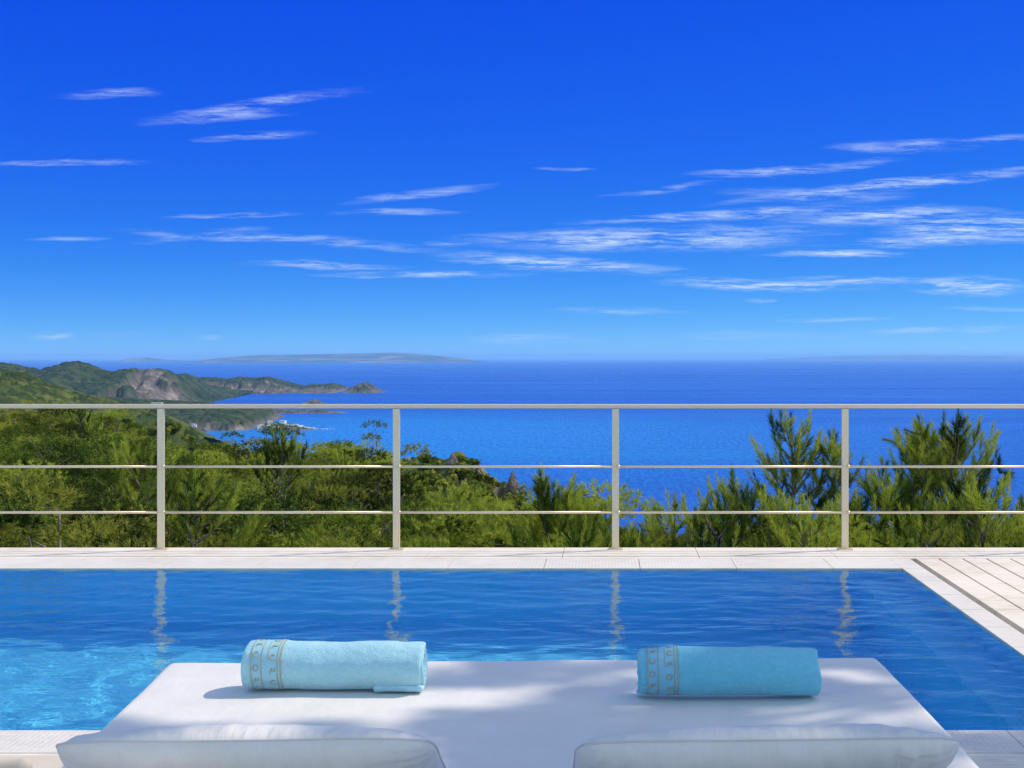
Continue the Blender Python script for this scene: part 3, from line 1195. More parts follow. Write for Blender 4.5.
# the lower point beside the bay
hill('bay_hill', [(40, 396), (90, 399), (130, 402), (165, 403), (200, 405), (225, 408.5), (245, 413), (258, 419), (266, 425), (276, 431)], 3150, 290, 700, M['hill_green'], 460, 110, gully=.4, cell=12, cellh=8, seed=25, rocks=((200, 276, -1.0, -.85, .9),), p=.62, rock_low=8)
hill('village_spit', [(256, 428), (266, 423), (278, 422), (292, 424), (305, 427), (318, 428.8), (335, 429), (348, 430.2), (356, 431.5)], 2960, 45, 120, M['hill_near'], 200, 30, gully=.3, seed=27, p=.6, rocks=((256, 356, -1, -.5, .8),), rock_low=3)
# nearer slopes on the left
hill('green_slope', [(-260, 366), (-120, 369), (-30, 371), (0, 374), (22, 376), (36, 381), (52, 388), (74, 395), (98, 402), (126, 408), (150, 413), (170, 421), (190, 431), (206, 441)], 1100, 700, 700, M['hill_near'], 720, 220, gully=.25, cell=5.5, cellh=4.6, seed=31, rocks=((-40, 10, -.5, -.2, .8),), p=.8)
hill('wooded_spur', [(60, 429), (120, 430), (150, 431), (168, 432), (182, 434), (194, 440), (206, 450), (222, 462), (240, 476)], 420, 260, 250, M['hill_near'], 460, 160, gully=.2, cell=3.6, cellh=3.2, seed=35, p=.8)
hill('shore_slope', [(320, 452), (345, 456), (366, 461), (392, 466), (420, 474), (450, 490)], 1400, 500, 400, M['hill_near'], 240, 80, gully=.3, cell=7, cellh=4, seed=37, p=.8)
# the wooded ridge with bare rocks in the middle
MID_SIL = [(250, 470), (330, 467), (380, 466), (392, 464), (404, 460), (417, 454), (426, 460), (436, 464), (446, 458), (455, 452), (464, 451), (474, 458), (484, 466), (494, 477), (503, 484), (515, 491), (528, 503), (545, 515), (580, 535), (640, 560)]
MIDY = 230
RIDGE_SIL = [(a, b + (7 if a < 470 else 3)) for a, b in MID_SIL]
hill('wooded_ridge', RIDGE_SIL, MIDY, 150, 160, M['hill_near'], 420, 150, gully=.15, cell=2.2, cellh=1.2, seed=41, base=-60, p=.75, rocks=((466, 500, -.07, .1, 1.0), (512, 540, -.12, .1, .8)))

# a sea stack and crags on the ridge
def crag(label, px, py, Y, w, h, seed, lean=0.0):
    n, m_ = 26, 22
    a = np.linspace(0, 2 * math.pi, n + 1)[:-1]
    t = np.linspace(0, 1, m_)
    A, T_ = np.meshgrid(a, t, indexing='ij')
    r_ = w / 2 * (1 - T_) ** .8 * (.35 + 1.3 * fbm(A * 1.6 + seed, T_ * 6, 4, seed, .65)) + .04
    x0, y0, z0 = P(px, py, Y)
    V = np.stack([r_ * np.cos(A) + lean * T_ * h, r_ * np.sin(A) * 1.1, T_ * h - h], -1)
    i = np.arange(n)[:, None]
    j = np.arange(m_ - 1)[None]
    Q = np.stack([i * m_ + j, ((i + 1) % n) * m_ + j, ((i + 1) % n) * m_ + j + 1, i * m_ + j + 1], -1).reshape(-1, 4)
    N_ = V.reshape(-1, 3)
    me = mesh_np('rock_crag', N_, Q, M['rock'], False)
    o = link('rock_crag', me, None, (x0, y0, z0))
    return tag(o, label, 'rock')


M['rock'] = m_hill('crag_rock', ((.1, .09, .07), (.2, .17, .13), (.3, .26, .2)), ROCK, .5, .5)
_n = M['rock'].node_tree
for l_ in list(_n.links):
    if l_.to_socket.name == 'Factor' and l_.to_node.type == 'MIX':
        l_.to_node.inputs['Factor'].default_value = 1
        _n.links.remove(l_)
crag('sharp grey rock spire standing at the end of the wooded ridge', 511, 471, MIDY - 4, 4.2, 6.5, 3, .04)
crag('bare pinkish crag below the crest of the wooded ridge', 480, 463, MIDY - 3, 3.0, 4.0, 5, -.1)
crag('bare brown crag on the crest of the wooded ridge', 452, 452, MIDY - 5, 2.6, 3.2, 9, .05)
crag('low tan crag beside the sharp rock spire', 520, 486, MIDY - 6, 2.6, 3.4, 12, .1)

# ------------------------------------------------------------------ village and lone house
vr = random.Random(9)


def house_mesh(w, d, h, wm):
    mb = MB()
    mb.box(-w / 2, w / 2, -d / 2, d / 2, -3, h)
    return mb.me('wall', M[wm])


def make_house(label, group, loc, w, d, h, rz, gable, wm='whitewash', nm='white_house'):
    root = thing(nm, label, 'house', loc, rz, group)
    link('wall', house_mesh(w, d, h, wm), root)
    mb = MB()
    if gable:
        e = .35
        v_ = [(-w / 2 - e, -d / 2 - e, h - .1), (w / 2 + e, -d / 2 - e, h - .1), (w / 2 + e, d / 2 + e, h - .1), (-w / 2 - e, d / 2 + e, h - .1), (-w / 2 - e, 0, h + d * .28), (w / 2 + e, 0, h + d * .28)]
        mb.add(v_, [(0, 1, 5, 4), (2, 3, 4, 5), (3, 2, 1, 0)], [(0, 4, 3), (1, 2, 5)])
        mb.build('roof', M['roof_tile'], root)
    else:
        mb.box(-w / 2 - .15, w / 2 + .15, -d / 2 - .15, d / 2 + .15, h + .002, h + .4)
        mb.build('roof', M['whitewash'], root)
    for wx in (-.28, .0, .28):
        mb = MB()
        mb.box(wx * w - .6, wx * w + .6, -d / 2 - .06, -d / 2 + .02, h * .45, h * .45 + 1.6)
        mb.build('window', M['dark_pane'], root)
    return root


SP = np.array([(262, 424.5), (275, 422.5), (292, 424.5), (305, 427.5), (318, 429), (335, 429.2), (350, 430.6)])
protos = [make_house('small white house in the cluster on the spit across the bay', 'white houses of the village on the spit', P(270, 424, 2955), 10, 8, 6, .2, False),
          make_house('small white house in the cluster on the spit across the bay', 'white houses of the village on the spit', P(283, 423, 2960), 12, 9, 5, -.2, False)]
for k in range(88):
    px = 259 + 96 * vr.random() ** 1.35
    top = float(np.interp(px, SP[:, 0], SP[:, 1]))
    py = top + vr.random() * max(0, (430.6 - top)) * .9
    Yh = 2960 - (py - top) / max(1, 431 - 422) * 45
    s_ = vr.uniform(.35, .85) * (1 if px < 315 else .7)
    dup(protos[k % 2], P(px, py + .6, Yh), vr.uniform(-.6, .6), (s_ * vr.uniform(.8, 1.3), s_, s_))
for k in range(12):
    px = 150 + 46 * vr.random()
    o = dup(protos[k % 2], P(px, 425 + vr.random() * 4.0, 2900), vr.uniform(-.5, .5), (.55, .6, .6), 'tiny pale house on the shore at the foot of the bay hill', 'pale houses along the bay shore')
make_house('white house with a red tiled roof above the sea behind the second railing bay', None, P(377, 463.5, 1390), 9, 7, 5.5, .25, True)
make_house('yellowish villa on the hill top just above the handrail', None, P(157, 404.4, 2600), 20, 9, 3, .1, False, 'ochre', 'villa')

# a motor boat far out
bt = thing('motor_boat', 'tiny white motor boat far out on the open sea', 'boat', P(623, 373.2, sea_y(373.2)), .2)
bt.location.z = SEA_Z
mb = MB()
L_, W_ = 20.0, 5.0
hv = []
for s_ in np.linspace(-.5, .5, 9):
    wd = W_ / 2 * (1 - max(0, s_ * 2) ** 2.2)
    hv += [(s_ * L_, -wd, 2.2), (s_ * L_, -wd * .6, -.5), (s_ * L_, wd * .6, -.5), (s_ * L_, wd, 2.2)]
hq = [(i * 4 + j, i * 4 + (j + 1) % 4, (i + 1) * 4 + (j + 1) % 4, (i + 1) * 4 + j) for i in range(8) for j in range(4)]
mb.add(hv, hq + [(3, 2, 1, 0)])
mb.build('hull', M['white_paint'], bt)
cv, cq = ribox(4.2, 1.7, 1.5, .4, (2, 1, 1), 2)
link('cabin', mesh_np('cabin', cv + np.array([-1, 0, 3.71]), cq, M['white_paint'], True), bt)

# ------------------------------------------------------------------ trees
def needles(rng, pos, dirs, lens, n, nl, width, spread=.75, tone=None):
    """bottlebrush shoots: pos (k,3), unit dirs (k,3), lens (k,) -> tri verts + tone"""
    k = len(pos)
    pos = np.repeat(pos, n, 0)
    d = np.repeat(dirs, n, 0)
    L = np.repeat(lens, n)
    t = np.tile(np.linspace(0.0, 1.0, n), k) + rng.normal(0, .03, k * n)
    rnd = rng.normal(size=(k * n, 3))
    rad = rnd - (rnd * d).sum(1)[:, None] * d
    rad /= np.linalg.norm(rad, axis=1)[:, None] + 1e-9
    sp = spread * (1.25 - .75 * t)
    nd_ = d + rad * sp[:, None]
    nd_ /= np.linalg.norm(nd_, axis=1)[:, None]
    b = pos + d * (t * L)[:, None]
    side = np.cross(nd_, rng.normal(size=(k * n, 3)))
    side /= np.linalg.norm(side, axis=1)[:, None] + 1e-9
    nlv = nl * rng.uniform(.75, 1.2, k * n)
    w = width * .5
    v0, v1 = b - side * w, b + side * w
    v2 = b + nd_ * nlv[:, None]
    V = np.stack([v0, v1, v2], 1).reshape(-1, 3)
    tn = np.repeat(np.repeat(tone, n), 3) if tone is not None else np.full(len(V), .5)
    return V, tn


def unit(v):
    return v / (np.linalg.norm(v) + 1e-9)


def pine_parts(seed, H=5.0, crown=3.2, spread=1.2, dens=1.0, nl=.095, nper=58, width=.0085, lean=(0, 0), top_open=1.0, bare=.25):
    """young pine: leader, whorls of upswept branches, side shoots. origin at the foot"""
    rng = np.random.default_rng(seed)
    wood = MB()
    tz = np.linspace(0, H - .12, 14)
    wob = np.cumsum(rng.normal(0, .025, (14, 2)), 0)
    tp = np.stack([wob[:, 0] + lean[0] * (tz / H) ** 2, wob[:, 1] + lean[1] * (tz / H) ** 2, tz], -1)
    wood.tube(tp, np.linspace(.016 * H + .02, .008, 14), 7)
    sp, sd, sl, st = [], [], [], []

    def trunk_at(z):
        return np.array([np.interp(z, tz, tp[:, 0]), np.interp(z, tz, tp[:, 1]), z])
    # leader shoot
    for dd in range(4):
        sp.append(trunk_at(H - .12 - .1 * dd)); sd.append(unit(np.array([rng.normal(0, .12), rng.normal(0, .12), 1]))); sl.append(.30); st.append(rng.random())
    z = H - .22
    while z > H - crown:
        f = (H - z) / crown            # 0 top .. 1 bottom
        nb = int(rng.integers(3, 6)) if f > .08 else 3
        a0 = rng.random() * 6.28
        for b in range(nb):
            a = a0 + b * 6.28 / nb + rng.normal(0, .25)
            Lb = spread * (.16 + .95 * f ** .75) * rng.uniform(.65, 1.15)
            el = R(45) * (1 - f) + R(4) * f + rng.normal(0, .14)
            hd = np.array([math.cos(a), math.sin(a), 0])
            p = trunk_at(z + rng.normal(0, .05))
            pts = [p]
            nseg = 7
            for s_ in range(nseg):
                e2 = el + (s_ / nseg) ** 1.5 * R(38) + rng.normal(0, .06)
                p = p + (hd * math.cos(e2) + np.array([0, 0, math.sin(e2)])) * Lb / nseg
                hd = unit(hd + np.array([rng.normal(0, .10), rng.normal(0, .10), 0]))
                pts.append(p)
            pts = np.array(pts)
            wood.tube(pts, np.linspace(.012 + .012 * Lb, .004, nseg + 1), 5)
            tone0 = rng.random()
            # shoots along the branch
            nsh = max(3, int(Lb / .115 * dens))
            for s_ in range(nsh):
                q_ = bare + (1 - bare) * (s_ + rng.random()) / nsh
                i = q_ * nseg
                i0 = min(int(i), nseg - 1)
                pp = pts[i0] + (pts[i0 + 1] - pts[i0]) * (i - i0)
                tan = unit(pts[i0 + 1] - pts[i0])
                sidev = unit(np.cross(tan, [0, 0, 1])) * (1 if s_ % 2 else -1)
                dv_ = unit(tan * .75 + sidev * rng.uniform(.25, 1.0) + np.array([0, 0, rng.uniform(.25, .95)]))
                ln = rng.uniform(.17, .32) * (1.15 - .3 * q_) * (.6 + .4 * min(1, f * 3))
                if Lb > .8 and rng.random() < .45:
                    # a side twig that carries two more shoots
                    tw = pp + dv_ * rng.uniform(.12, .30)
                    wood.tube([pp, (pp + tw) / 2 + [0, 0, -.01], tw], [.006, .005, .0035], 4)
                    for _ in range(3):
                        d3 = unit(dv_ + rng.normal(0, .45, 3) + np.array([0, 0, .3]))
                        sp.append(tw); sd.append(d3); sl.append(ln * .95); st.append(np.clip(tone0 + rng.normal(0, .18), 0, 1))
                sp.append(pp); sd.append(dv_); sl.append(ln); st.append(np.clip(tone0 + rng.normal(0, .18), 0, 1))
            sp.append(pts[-1]); sd.append(unit(pts[-1] - pts[-2] + np.array([0, 0, .25]) * Lb / nseg)); sl.append(.16 + .16 * min(1, f * 3)); st.append(np.clip(tone0 + .2, 0, 1))
        z -= rng.uniform(.17, .30) * (.8 + .5 * f) * top_open
    sp, sd, sl, st = np.array(sp), np.array(sd), np.array(sl), np.array(st)
    V, tn = needles(rng, sp, sd, sl, nper, nl, width, tone=st)
    return wood, V, tn


def tri_idx(V):
    return np.arange(len(V)).reshape(-1, 3)


def make_pine(name, label, loc, seed, group=None, rz=0, cat='tree', leaf='needles', **k):
    root = thing(name, label, cat, loc, rz, group)
    wood, V, tn = pine_parts(seed, **k)
    wood.build('trunk', M['bark'], root, True)
    link('crown', mesh_np('crown', V, tri_idx(V), M[leaf], False, {'tone': tn}), root)
    return root


def leaf_clump(rng, centres, radii, n, size, up=.6, aspect=2.2, tones=None, flat=.75):
    """clumps of small leaf quads"""
    k = len(centres)
    c = np.repeat(centres, n, 0)
    r_ = np.repeat(radii, n)
    d = rng.normal(size=(k * n, 3))
    d /= np.linalg.norm(d, axis=1)[:, None]
    q_ = rng.random(k * n) ** .45
    off = d * (q_ * r_)[:, None]
    off[:, 2] *= flat
    p = c + off
    nrm = d * .6 + rng.normal(size=(k * n, 3)) * .55
    nrm[:, 2] += up
    nrm /= np.linalg.norm(nrm, axis=1)[:, None]
    t = np.cross(nrm, rng.normal(size=(k * n, 3)))
    t /= np.linalg.norm(t, axis=1)[:, None] + 1e-9
    b = np.cross(nrm, t)
    s = size * rng.uniform(.6, 1.3, k * n)[:, None]
    V = np.stack([p - t * s * aspect / 2, p + b * s / 2, p + t * s * aspect / 2, p - b * s / 2], 1).reshape(-1, 3)
    tn = np.repeat(np.clip(np.repeat(tones, n) + rng.normal(0, .1, k * n), 0, 1), 4)
    return V, tn


def scrub_parts(seed, H=4.2, Rc=1.7, nclump=95, nleaf=70, lsize=.055, crad=.27, flat=.7, twigs=16, shoots=True):
    """wind-shaped evergreen: forked trunk, many bare grey limbs, crown of separate clumps. origin at the foot"""
    rng = np.random.default_rng(seed)
    wood = MB()
    cz = H - Rc * .75
    fork = np.array([rng.normal(0, .1), rng.normal(0, .1), H * .32])
    wood.tube([(0, 0, -.8), (fork[0] * .4, fork[1] * .4, H * .16), fork], [.13, .11, .09], 7)
    cs, rs, ts = [], [], []
    limbs = []
    for k in range(twigs):
        a = k * 2.4 + rng.normal(0, .3)
        e = rng.uniform(.15, 1.25)
        tgt = np.array([Rc * .85 * math.cos(a) * math.cos(e), Rc * .85 * math.sin(a) * math.cos(e), cz + Rc * .75 * math.sin(e) * flat])
        m1_ = fork + (tgt - fork) * .4 + rng.normal(0, .14, 3)
        m2_ = fork + (tgt - fork) * .72 + rng.normal(0, .12, 3)
        wood.tube([fork, m1_, m2_, tgt], [.05, .035, .022, .008], 5)
        limbs.append((m1_, m2_, tgt))
    for k in range(nclump):
        m1_, m2_, tgt = limbs[k % twigs]
        q_ = rng.random()
        base = m2_ + (tgt - m2_) * q_ * 1.15
        off = rng.normal(0, .24, 3) * Rc / 1.7
        off[2] = abs(off[2]) * .8 + .02
        c = base + off
        if rng.random() < .6:
            wood.tube([base, (base + c) / 2 + rng.normal(0, .03, 3), c], [.012, .009, .005], 4)
        cs.append(c)
        rs.append(crad * rng.uniform(.6, 1.35))
        ts.append(np.clip(rng.random() * .9 + .05, 0, 1))
    cs, rs, ts = np.array(cs), np.array(rs), np.array(ts)
    if shoots:
        ns = 95
        dv_ = rng.normal(0, 1, (len(cs) * ns, 3))
        dv_[:, 2] = np.where(rng.random(len(dv_)) < .85, np.abs(dv_[:, 2]), dv_[:, 2])
        dv_ /= np.linalg.norm(dv_, axis=1)[:, None]
        sp = np.repeat(cs, ns, 0) + dv_ * np.repeat(rs, ns)[:, None] * np.array([1, 1, .55]) * rng.uniform(.55, 1.08, (len(dv_), 1))
        sd = dv_ + np.array([0, 0, .35]) + rng.normal(0, .25, dv_.shape)
        sd /= np.linalg.norm(sd, axis=1)[:, None]
        sl = rng.uniform(.02, .05, len(sp))
        V, tn = needles(rng, sp, sd, sl, 10, .062, .0105, spread=1.0, tone=np.clip(np.repeat(ts, ns) + rng.normal(0, .13, len(sp)), 0, 1))
        return wood, V, tn, tri_idx(V)
    V, tn = leaf_clump(rng, cs, rs, nleaf, lsize, tones=ts)
    return wood, V, tn, np.arange(len(V)).reshape(-1, 4)


def make_scrub(name, label, loc, seed, group=None, leaf='scrub_leaf', rz=0, **k):
    root = thing(name, label, 'tree', loc, rz, group)
    wood, V, tn, f = scrub_parts(seed, **k)
    wood.build('trunk', M['bark'], root, True)
    link('crown', mesh_np('crown', V, f, M[leaf], False, {'tone': tn}), root)
    return root


# --- canopy surface of the near slope: height of tree tops by picture column and distance
SKYL = np.array([(-300, 398), (-60, 404), (0, 410), (60, 414), (100, 420), (140, 427), (160, 438), (176, 452), (200, 450), (245, 447), (275, 446), (300, 438), (340, 437), (358, 444), (366, 455), (376, 468), (390, 512), (430, 528), (470, 532), (520, 528), (600, 524), (640, 516), (700, 508), (760, 502), (850, 502), (900, 497), (1024, 507), (1400, 520)], dtype=float)
YMAX = np.array([(-300, 85), (0, 80), (150, 62), (200, 58), (340, 48), (376, 42), (390, 36), (500, 30), (640, 26), (1400, 26)], dtype=float)
Y_NEAR = 12.2


def canopy_z(px, Y):
    yl = np.interp(px, YMAX[:, 0], YMAX[:, 1])
    s = np.interp(px, SKYL[:, 0], SKYL[:, 1])
    zn = CAM_Z - (556 - EY) / F * Y_NEAR
    zf = CAM_Z - (s - EY) / F * yl
    t = (Y - Y_NEAR) / (yl - Y_NEAR)
    z = zn + (zf - zn) * np.clip(t, 0, None)
    return np.where(t > 1, zf - (Y - yl) * .42, z)


TREE_H = 4.0
pxs = np.linspace(-700, 1900, 200)
Ysl = np.concatenate([[9.62, 10.6, 11.5], np.geomspace(Y_NEAR, 420, 90)])
PXg, Yg = np.meshgrid(pxs, Ysl, indexing='ij')
Zg = canopy_z(PXg, Yg) - TREE_H
Zg = Zg + (fbm(PXg / 60, Yg / 4, 4, 61) - .5) * .8
Zg = np.maximum(Zg, SEA_Z - 3)
Xg = (PXg - VX) / F * Yg
slope = struct(link('hillside_ground', mesh_np('hillside_ground', np.stack([Xg, Yg, Zg], -1).reshape(-1, 3), grid_faces(len(pxs), len(Ysl)), M['earth'], True,
               {'tone': fbm(Xg, Yg, 3, 3).ravel(), 'rock': (fbm(Xg * .4, Yg * .4, 3, 9) > .6).astype(float).ravel() * .6})))

# prototypes of the wood
PROT = []
for k in range(4):
    PROT.append(('scrub_pine', make_scrub('scrub_pine', 'x', (0, 0, -400), 100 + k, 'x', 'scrub_leaf' if k % 2 else 'needles', H=4.2, Rc=1.6 + .12 * k, nclump=40, crad=.34, twigs=15)))
for k in range(3):
    PROT.append(('evergreen_shrub', make_scrub('evergreen_shrub', 'x', (0, 0, -400), 120 + k, 'x', 'dark_leaf' if k else 'scrub_leaf', H=4.0, Rc=1.35, nclump=90, nleaf=230, lsize=.027, crad=.25, shoots=False)))
for k in range(2):
    PROT.append(('young_pine', make_pine('young_pine', 'x', (0, 0, -400), 140 + k, 'x', H=4.4, crown=3.0, spread=1.25, nper=44, width=.011)))
for _, r_ in PROT:
    r_['category'] = 'tree'
used = [False] * len(PROT)
BAYS = [(161, 'first'), (396, 'second'), (615, 'third'), (845, 'fourth'), (2000, 'fifth')]


def place_proto(k, loc, rz, sc_, label, group):
    r_ = PROT[k][1]
    if not used[k]:
        used[k] = True
        r_.location, r_.rotation_euler, r_.scale = loc, (0, 0, rz), sc_
        r_['label'], r_['group'] = label, group
        return r_
    return dup(r_, loc, rz, sc_, label, group)


tr = random.Random(21)
KIND = {'scrub_pine': ('gnarled scrub pine', 'scrub pines'), 'evergreen_shrub': ('dense rounded evergreen shrub', 'evergreen shrubs'), 'young_pine': ('bushy young pine', 'young pines')}
Yrow = Y_NEAR
row = 0
while Yrow < 84:
    step_px = F * (1.75 + .006 * Yrow) / Yrow
    px = -40 + tr.random() * step_px
    while px < 1075:
        ymx = float(np.interp(px, YMAX[:, 0], YMAX[:, 1]))
        if Yrow <= ymx:
            Yt = Yrow + tr.uniform(-.5, .5) * (1 + Yrow * .02)
            pxt = px + tr.uniform(-.3, .3) * step_px
            X_ = (pxt - VX) / F * Yt
            zt_ = float(canopy_z(pxt, Yt))
            k = tr.choice((0, 1, 2, 3, 0, 1, 2, 3, 0, 1, 2, 3, 4, 5, 6, 4, 5, 6, 7, 8))
            if k in (4, 5, 6) and Yrow < 19:
                k = tr.choice((0, 1, 2, 3))
            if pxt > 600 and tr.random() < .3:
                k = tr.choice((7, 8))
            h = 4.2 * tr.uniform(.82, 1.12)
            if pxt > 600:
                h *= .9
            s_ = h / 4.2
            kind = PROT[k][0]
            bay = next(b for e, b in BAYS if pxt < e)
            dpt = 'just below the terrace edge' if Yrow < 17 else ('in the middle of the wood' if Yrow < 36 else 'in the far rows of the wood')
            lab = f'{KIND[kind][0]}, {dpt}, behind the {bay} railing bay'
            grp = f'{KIND[kind][1]} {dpt}, {bay} railing bay'
            place_proto(k, (X_, Yt, zt_ - TREE_H), tr.random() * 6.28, (s_ * tr.uniform(.9, 1.15), s_ * tr.uniform(.9, 1.15), s_), lab, grp)
        px += step_px
    Yrow += 1.5 + .055 * Yrow
    row += 1
# --- the distinct pines in front of the sea: (label, px, top py, Y, crown depth, spread, seed, opts)
PINES = [
    ('bright bushy young pine alone before the sea in the third railing bay', 548, 470, 15.5, 2.4, .70, 201, dict(dens=1.9, lean=(.03, 0), nper=64, bare=.12)),
    ('small bushy pine at the shoulder of the bright young pine', 586, 499, 16.2, 1.6, .62, 202, dict()),
    ('low young pine with one thin leader just past the third railing post', 673, 495, 16.0, 2.0, .72, 203, dict()),
    ('slender pine with loose tufts, shorter neighbour of the tall open pine', 735, 470, 16.5, 2.2, .75, 204, dict(dens=1.35, top_open=1.05)),
    ('tall open pine whose tip rises above the handrail beside the fourth post', 800, 410, 17.0, 2.9, .72, 205, dict(top_open=1.15, dens=1.35, bare=.28)),
    ('thin side pine leaning against the fourth railing post', 833, 432, 17.3, 2.4, .42, 206, dict(top_open=1.2, dens=1.1)),
    ('dense low pine directly past the fourth railing post', 876, 462, 16.2, 2.3, .75, 207, dict(dens=1.4)),
    ('large full pine in the last bay, its crown wide and its tip over the handrail', 950, 410, 16.6, 3.2, 1.22, 208, dict(dens=1.6, bare=.18)),
    ('narrow pine standing at the shoulder of the large full pine', 918, 426, 17.2, 2.4, .5, 209, dict(dens=1.3, top_open=1.1)),
    ('small yellowish pine at the foot of the large full pine, at the picture edge', 1008, 512, 15.5, 1.6, .6, 210, dict()),
    ('bright low pine at the foot of the tall open pine', 790, 512, 15.0, 1.7, .85, 211, dict()),
    ('bushy yellow-green pine standing out above the wood in the first bay', 132, 436, 19.0, 3.0, 1.05, 212, dict(dens=1.1)),
    ('low bushy pine between the bright young pine and the third post', 622, 518, 15.0, 1.4, .55, 213, dict()),
    ('leafy young pine right of the first railing post', 178, 462, 16.0, 2.2, .8, 214, dict(dens=1.1)),
]
for (lab, px, py, Yp, cr, spd, seed, opt) in PINES:
    x_, y_, z_ = P(px, py, Yp)
    ground = float(canopy_z(px, Yp)) - TREE_H
    H = z_ - .24 - ground
    spd = spd * 1.45
    kw = dict(H=H, crown=min(cr, H * .85), spread=spd)
    kw.update(opt)
    top_ = pine_parts(seed, **kw)[1][:, 2].max()      # the real tip, so that the tree can be cut to its height
    kw['H'] = H - (top_ - (z_ - ground)) + .10
    make_pine('pine_tree', lab, (x_, y_, ground), seed, 'young pines standing out against the sea', **kw)

FILL = [(578, 540), (604, 536), (634, 517), (655, 522), (694, 512), (715, 516), (752, 508), (775, 500), (812, 506), (858, 500), (893, 492), (930, 500), (975, 498), (1016, 508)]
for i_, (px, py) in enumerate(FILL):
    Yp = 13.6 + 3.2 * tr.random()
    x_, y_, z_ = P(px, py + (24 if 765 < px < 950 else 15), Yp)
    k = tr.choice((0, 1, 2, 3, 7, 8))
    bay = next(b for e, b in BAYS if px < e)
    s_ = tr.uniform(.8, .95)
    place_proto(k, (x_, y_, z_ - 4.25 * s_), tr.random() * 6.28, (s_, s_, s_), f'low {KIND[PROT[k][0]][0].split(" ", 1)[1]} filling the gap between the young pines, {bay} railing bay', f'low growth between the young pines, {bay} railing bay, {KIND[PROT[k][0]][1]}')

for k, u_ in enumerate(used):
    if not u_:
        for c_ in list(PROT[k][1].children):
            bpy.data.objects.remove(c_)
        bpy.data.objects.remove(PROT[k][1])


# wood on the middle ridge: small crowns
MS = np.array(RIDGE_SIL, dtype=float)
rp = [make_scrub('ridge_tree', 'dark evergreen tree crowded on the slope of the wooded ridge', (0, 0, -400), 300 + k, 'evergreen trees covering the wooded ridge', 'dark_leaf' if k != 1 else 'scrub_leaf',
                 H=3.4, Rc=1.5, nclump=46, nleaf=42, lsize=.17, crad=.42, twigs=9, shoots=False) for k in range(3)]
rused = [False] * 3
for k in range(270):
    px = tr.uniform(388, 540)
    s0 = float(np.interp(px, MS[:, 0], MS[:, 1]))
    f_ = tr.random()
    t_ = -f_ * .40
    Yt = MIDY + t_ * 150
    prof = (1 - abs(t_)) ** .75
    cr = CAM_Z - (s0 - EY) / F * MIDY
    zt_ = -60 + (cr + 60) * prof
    X_ = (px - VX) / F * MIDY + (px - VX) / F * (Yt - MIDY) * .5
    if f_ < .10 and 468 < px < 530:
        continue
    s_ = tr.uniform(.7, 1.15)
    j = tr.randrange(3)
    if not rused[j]:
        rused[j] = True
        r_ = rp[j]
        r_.location, r_.scale = (X_, Yt, zt_ - 1.4 * s_), (s_, s_, s_)
    else:
        dup(rp[j], (X_, Yt, zt_ - 1.4 * s_), tr.random() * 6.28, (s_ * tr.uniform(.9, 1.3), s_ * tr.uniform(.9, 1.3), s_))

SPUR = np.array([(60, 423), (120, 424), (150, 426), (168, 427.5), (182, 429), (194, 436), (206, 446), (222, 458), (240, 472)], dtype=float)
sp_ = [make_scrub('spur_tree', 'small dark tree on the wooded spur beyond the first railing post', (0, 0, -400), 340 + k, 'dark trees on the wooded spur beyond the first post', 'dark_leaf' if k else 'scrub_leaf',
                  H=3.6, Rc=1.7, nclump=40, nleaf=40, lsize=.24, crad=.5, twigs=8, shoots=False) for k in range(2)]
sus = [False, False]
for k in range(170):
    px = tr.uniform(95, 222)
    s0 = float(np.interp(px, SPUR[:, 0], SPUR[:, 1]))
    t_ = -tr.random() * .22
    Yt = 420 + t_ * 260
    cr = CAM_Z - (s0 - EY) / F * 420
    zt_ = (SEA_Z - 2) + (cr - SEA_Z + 2) * (1 - abs(t_)) ** .8
    X_ = (px - VX) / F * 420 + (px - VX) / F * (Yt - 420) * .5
    s_ = tr.uniform(.8, 1.35)
    j = k % 2
    if not sus[j]:
        sus[j] = True
        sp_[j].location, sp_[j].scale = (X_, Yt, zt_ - 1.6 * s_), (s_, s_, s_)
    else:
        dup(sp_[j], (X_, Yt, zt_ - 1.6 * s_), tr.random() * 6.28, (s_ * tr.uniform(.9, 1.3), s_, s_))

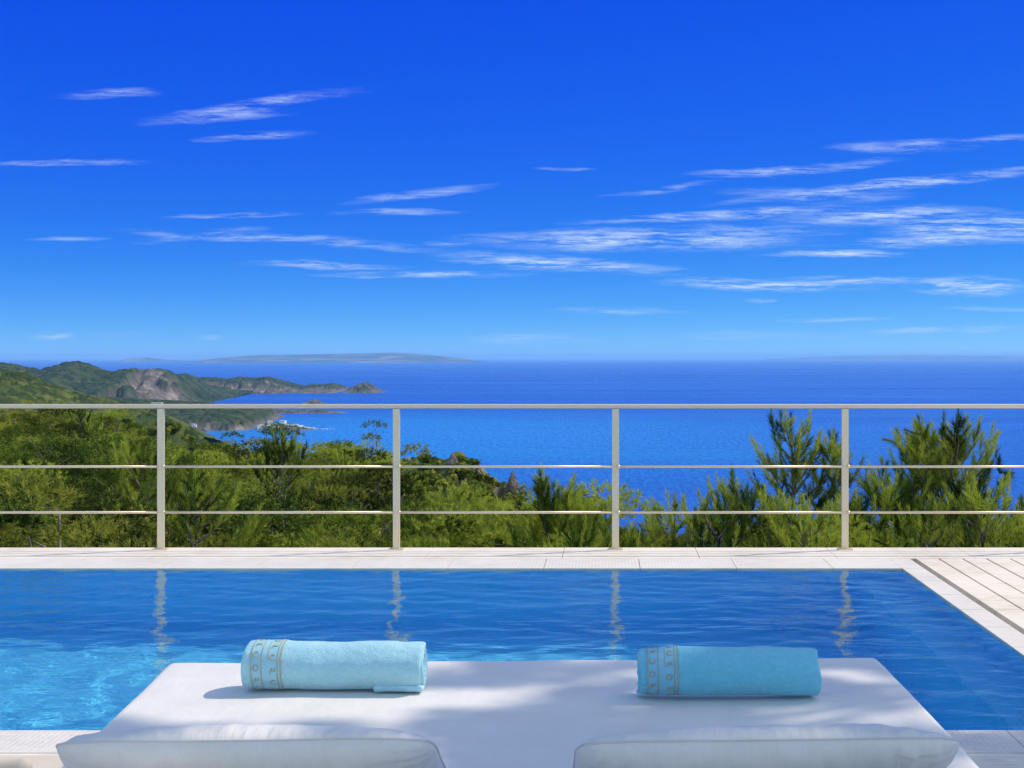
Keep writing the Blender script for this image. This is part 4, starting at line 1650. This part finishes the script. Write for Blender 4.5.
# ------------------------------------------------------------------ the tree whose shade falls on the daybed (stands beside the terrace)
def shade_tree():
    rng = np.random.default_rng(77)
    base = np.array([7.4, 5.6, -.05])
    root = thing('shade_tree', 'broad leafy tree beside the terrace whose shade dapples the daybed', 'tree', tuple(base))
    Sv = np.array(S)
    cs, rs, ts = [], [], []

    def want(x, y):
        """chance that the point of the bed plane lies in shade"""
        if x > 3.4 or x < -2.4 or y < -1.4 or y > 7.2 or (x < -1.3 and y > 2.4):
            return 0
        n = fbm(np.array([x * 2.1 + 5]), np.array([y * 3.6 + 2]), 3, 91)[0]
        if y < 1.9:
            lim = .85
        elif y < 3.3:
            lim = .54 if x < -.35 else .9
        elif y < 3.62:
            lim = .85 if x > -.42 else .0
        elif y < 4.2:
            lim = .56 if x > -.40 else .0
        elif y < 6.6:
            lim = .9 if y < 5.25 and x > .9 else .0
        else:
            lim = 0
        return 1.0 if n < lim else 0.0
    while len(cs) < 1250:
        x, y = rng.uniform(-2.4, 3.4), rng.uniform(-1.4, 7.0)
        if not want(x, y):
            continue
        t = rng.uniform(8.5, 12.5)
        c = np.array([x, y, .45]) + Sv * t
        cs.append(c)
        rs.append(rng.uniform(.10, .22))
        ts.append(rng.random())
    cs, rs, ts = np.array(cs), np.array(rs), np.array(ts)
    V, tn = leaf_clump(rng, cs - base, rs, 55, .06, up=.5, tones=ts)
    link('crown', mesh_np('crown', V, np.arange(len(V)).reshape(-1, 4), M['scrub_leaf'], False, {'tone': tn}), root)
    wood = MB()
    fork = np.array([-.3, -.1, 2.9])
    wood.tube([(0, 0, -.2), (.05, 0, 1.4), fork], [.2, .17, .14], 10)
    order = rng.permutation(len(cs))[:26]
    for k in order:
        tgt = cs[k] - base
        m1_ = fork + (tgt - fork) * .45 + rng.normal(0, .2, 3) + np.array([0, 0, .3])
        wood.tube([fork, m1_, (m1_ + tgt) / 2 + rng.normal(0, .1, 3), tgt], [.07, .045, .025, .008], 6)
    wood.build('trunk', M['bark'], root, True)


shade_tree()

# ------------------------------------------------------------------ air
HAZE = 2.2e-5
hm = bpy.data.materials.new('haze')
hm.use_nodes = True
hn = hm.node_tree
hn.nodes.remove(hn.nodes['Principled BSDF'])
pv_ = nd(hn, 'ShaderNodeVolumePrincipled')
pv_.inputs['Color'].default_value = (.36, .70, 1.0, 1)
pv_.inputs['Density'].default_value = HAZE
hn.links.new(pv_.outputs[0], hn.nodes['Material Output'].inputs['Volume'])
mb = MB()
mb.box(-135000, 135000, -135000, 135000, SEA_Z - 3.0, 190)
hz = mb.build('haze', hm)
hz['kind'] = 'stuff'

# ------------------------------------------------------------------ render settings
cy = SC.cycles
SC.render.engine = 'CYCLES'
cy.max_bounces = 10
cy.transmission_bounces = 8
cy.transparent_max_bounces = 8
cy.volume_bounces = 2
cy.caustics_refractive = True
cy.caustics_reflective = False
cy.blur_glossy = .5
cy.sample_clamp_indirect = 6
cy.use_denoising = True
SC.view_settings.view_transform = 'Standard'
SC.view_settings.look = 'None'
SC.view_settings.gamma = 1
SC.view_settings.exposure = 0
SC.view_settings.use_curve_mapping = False
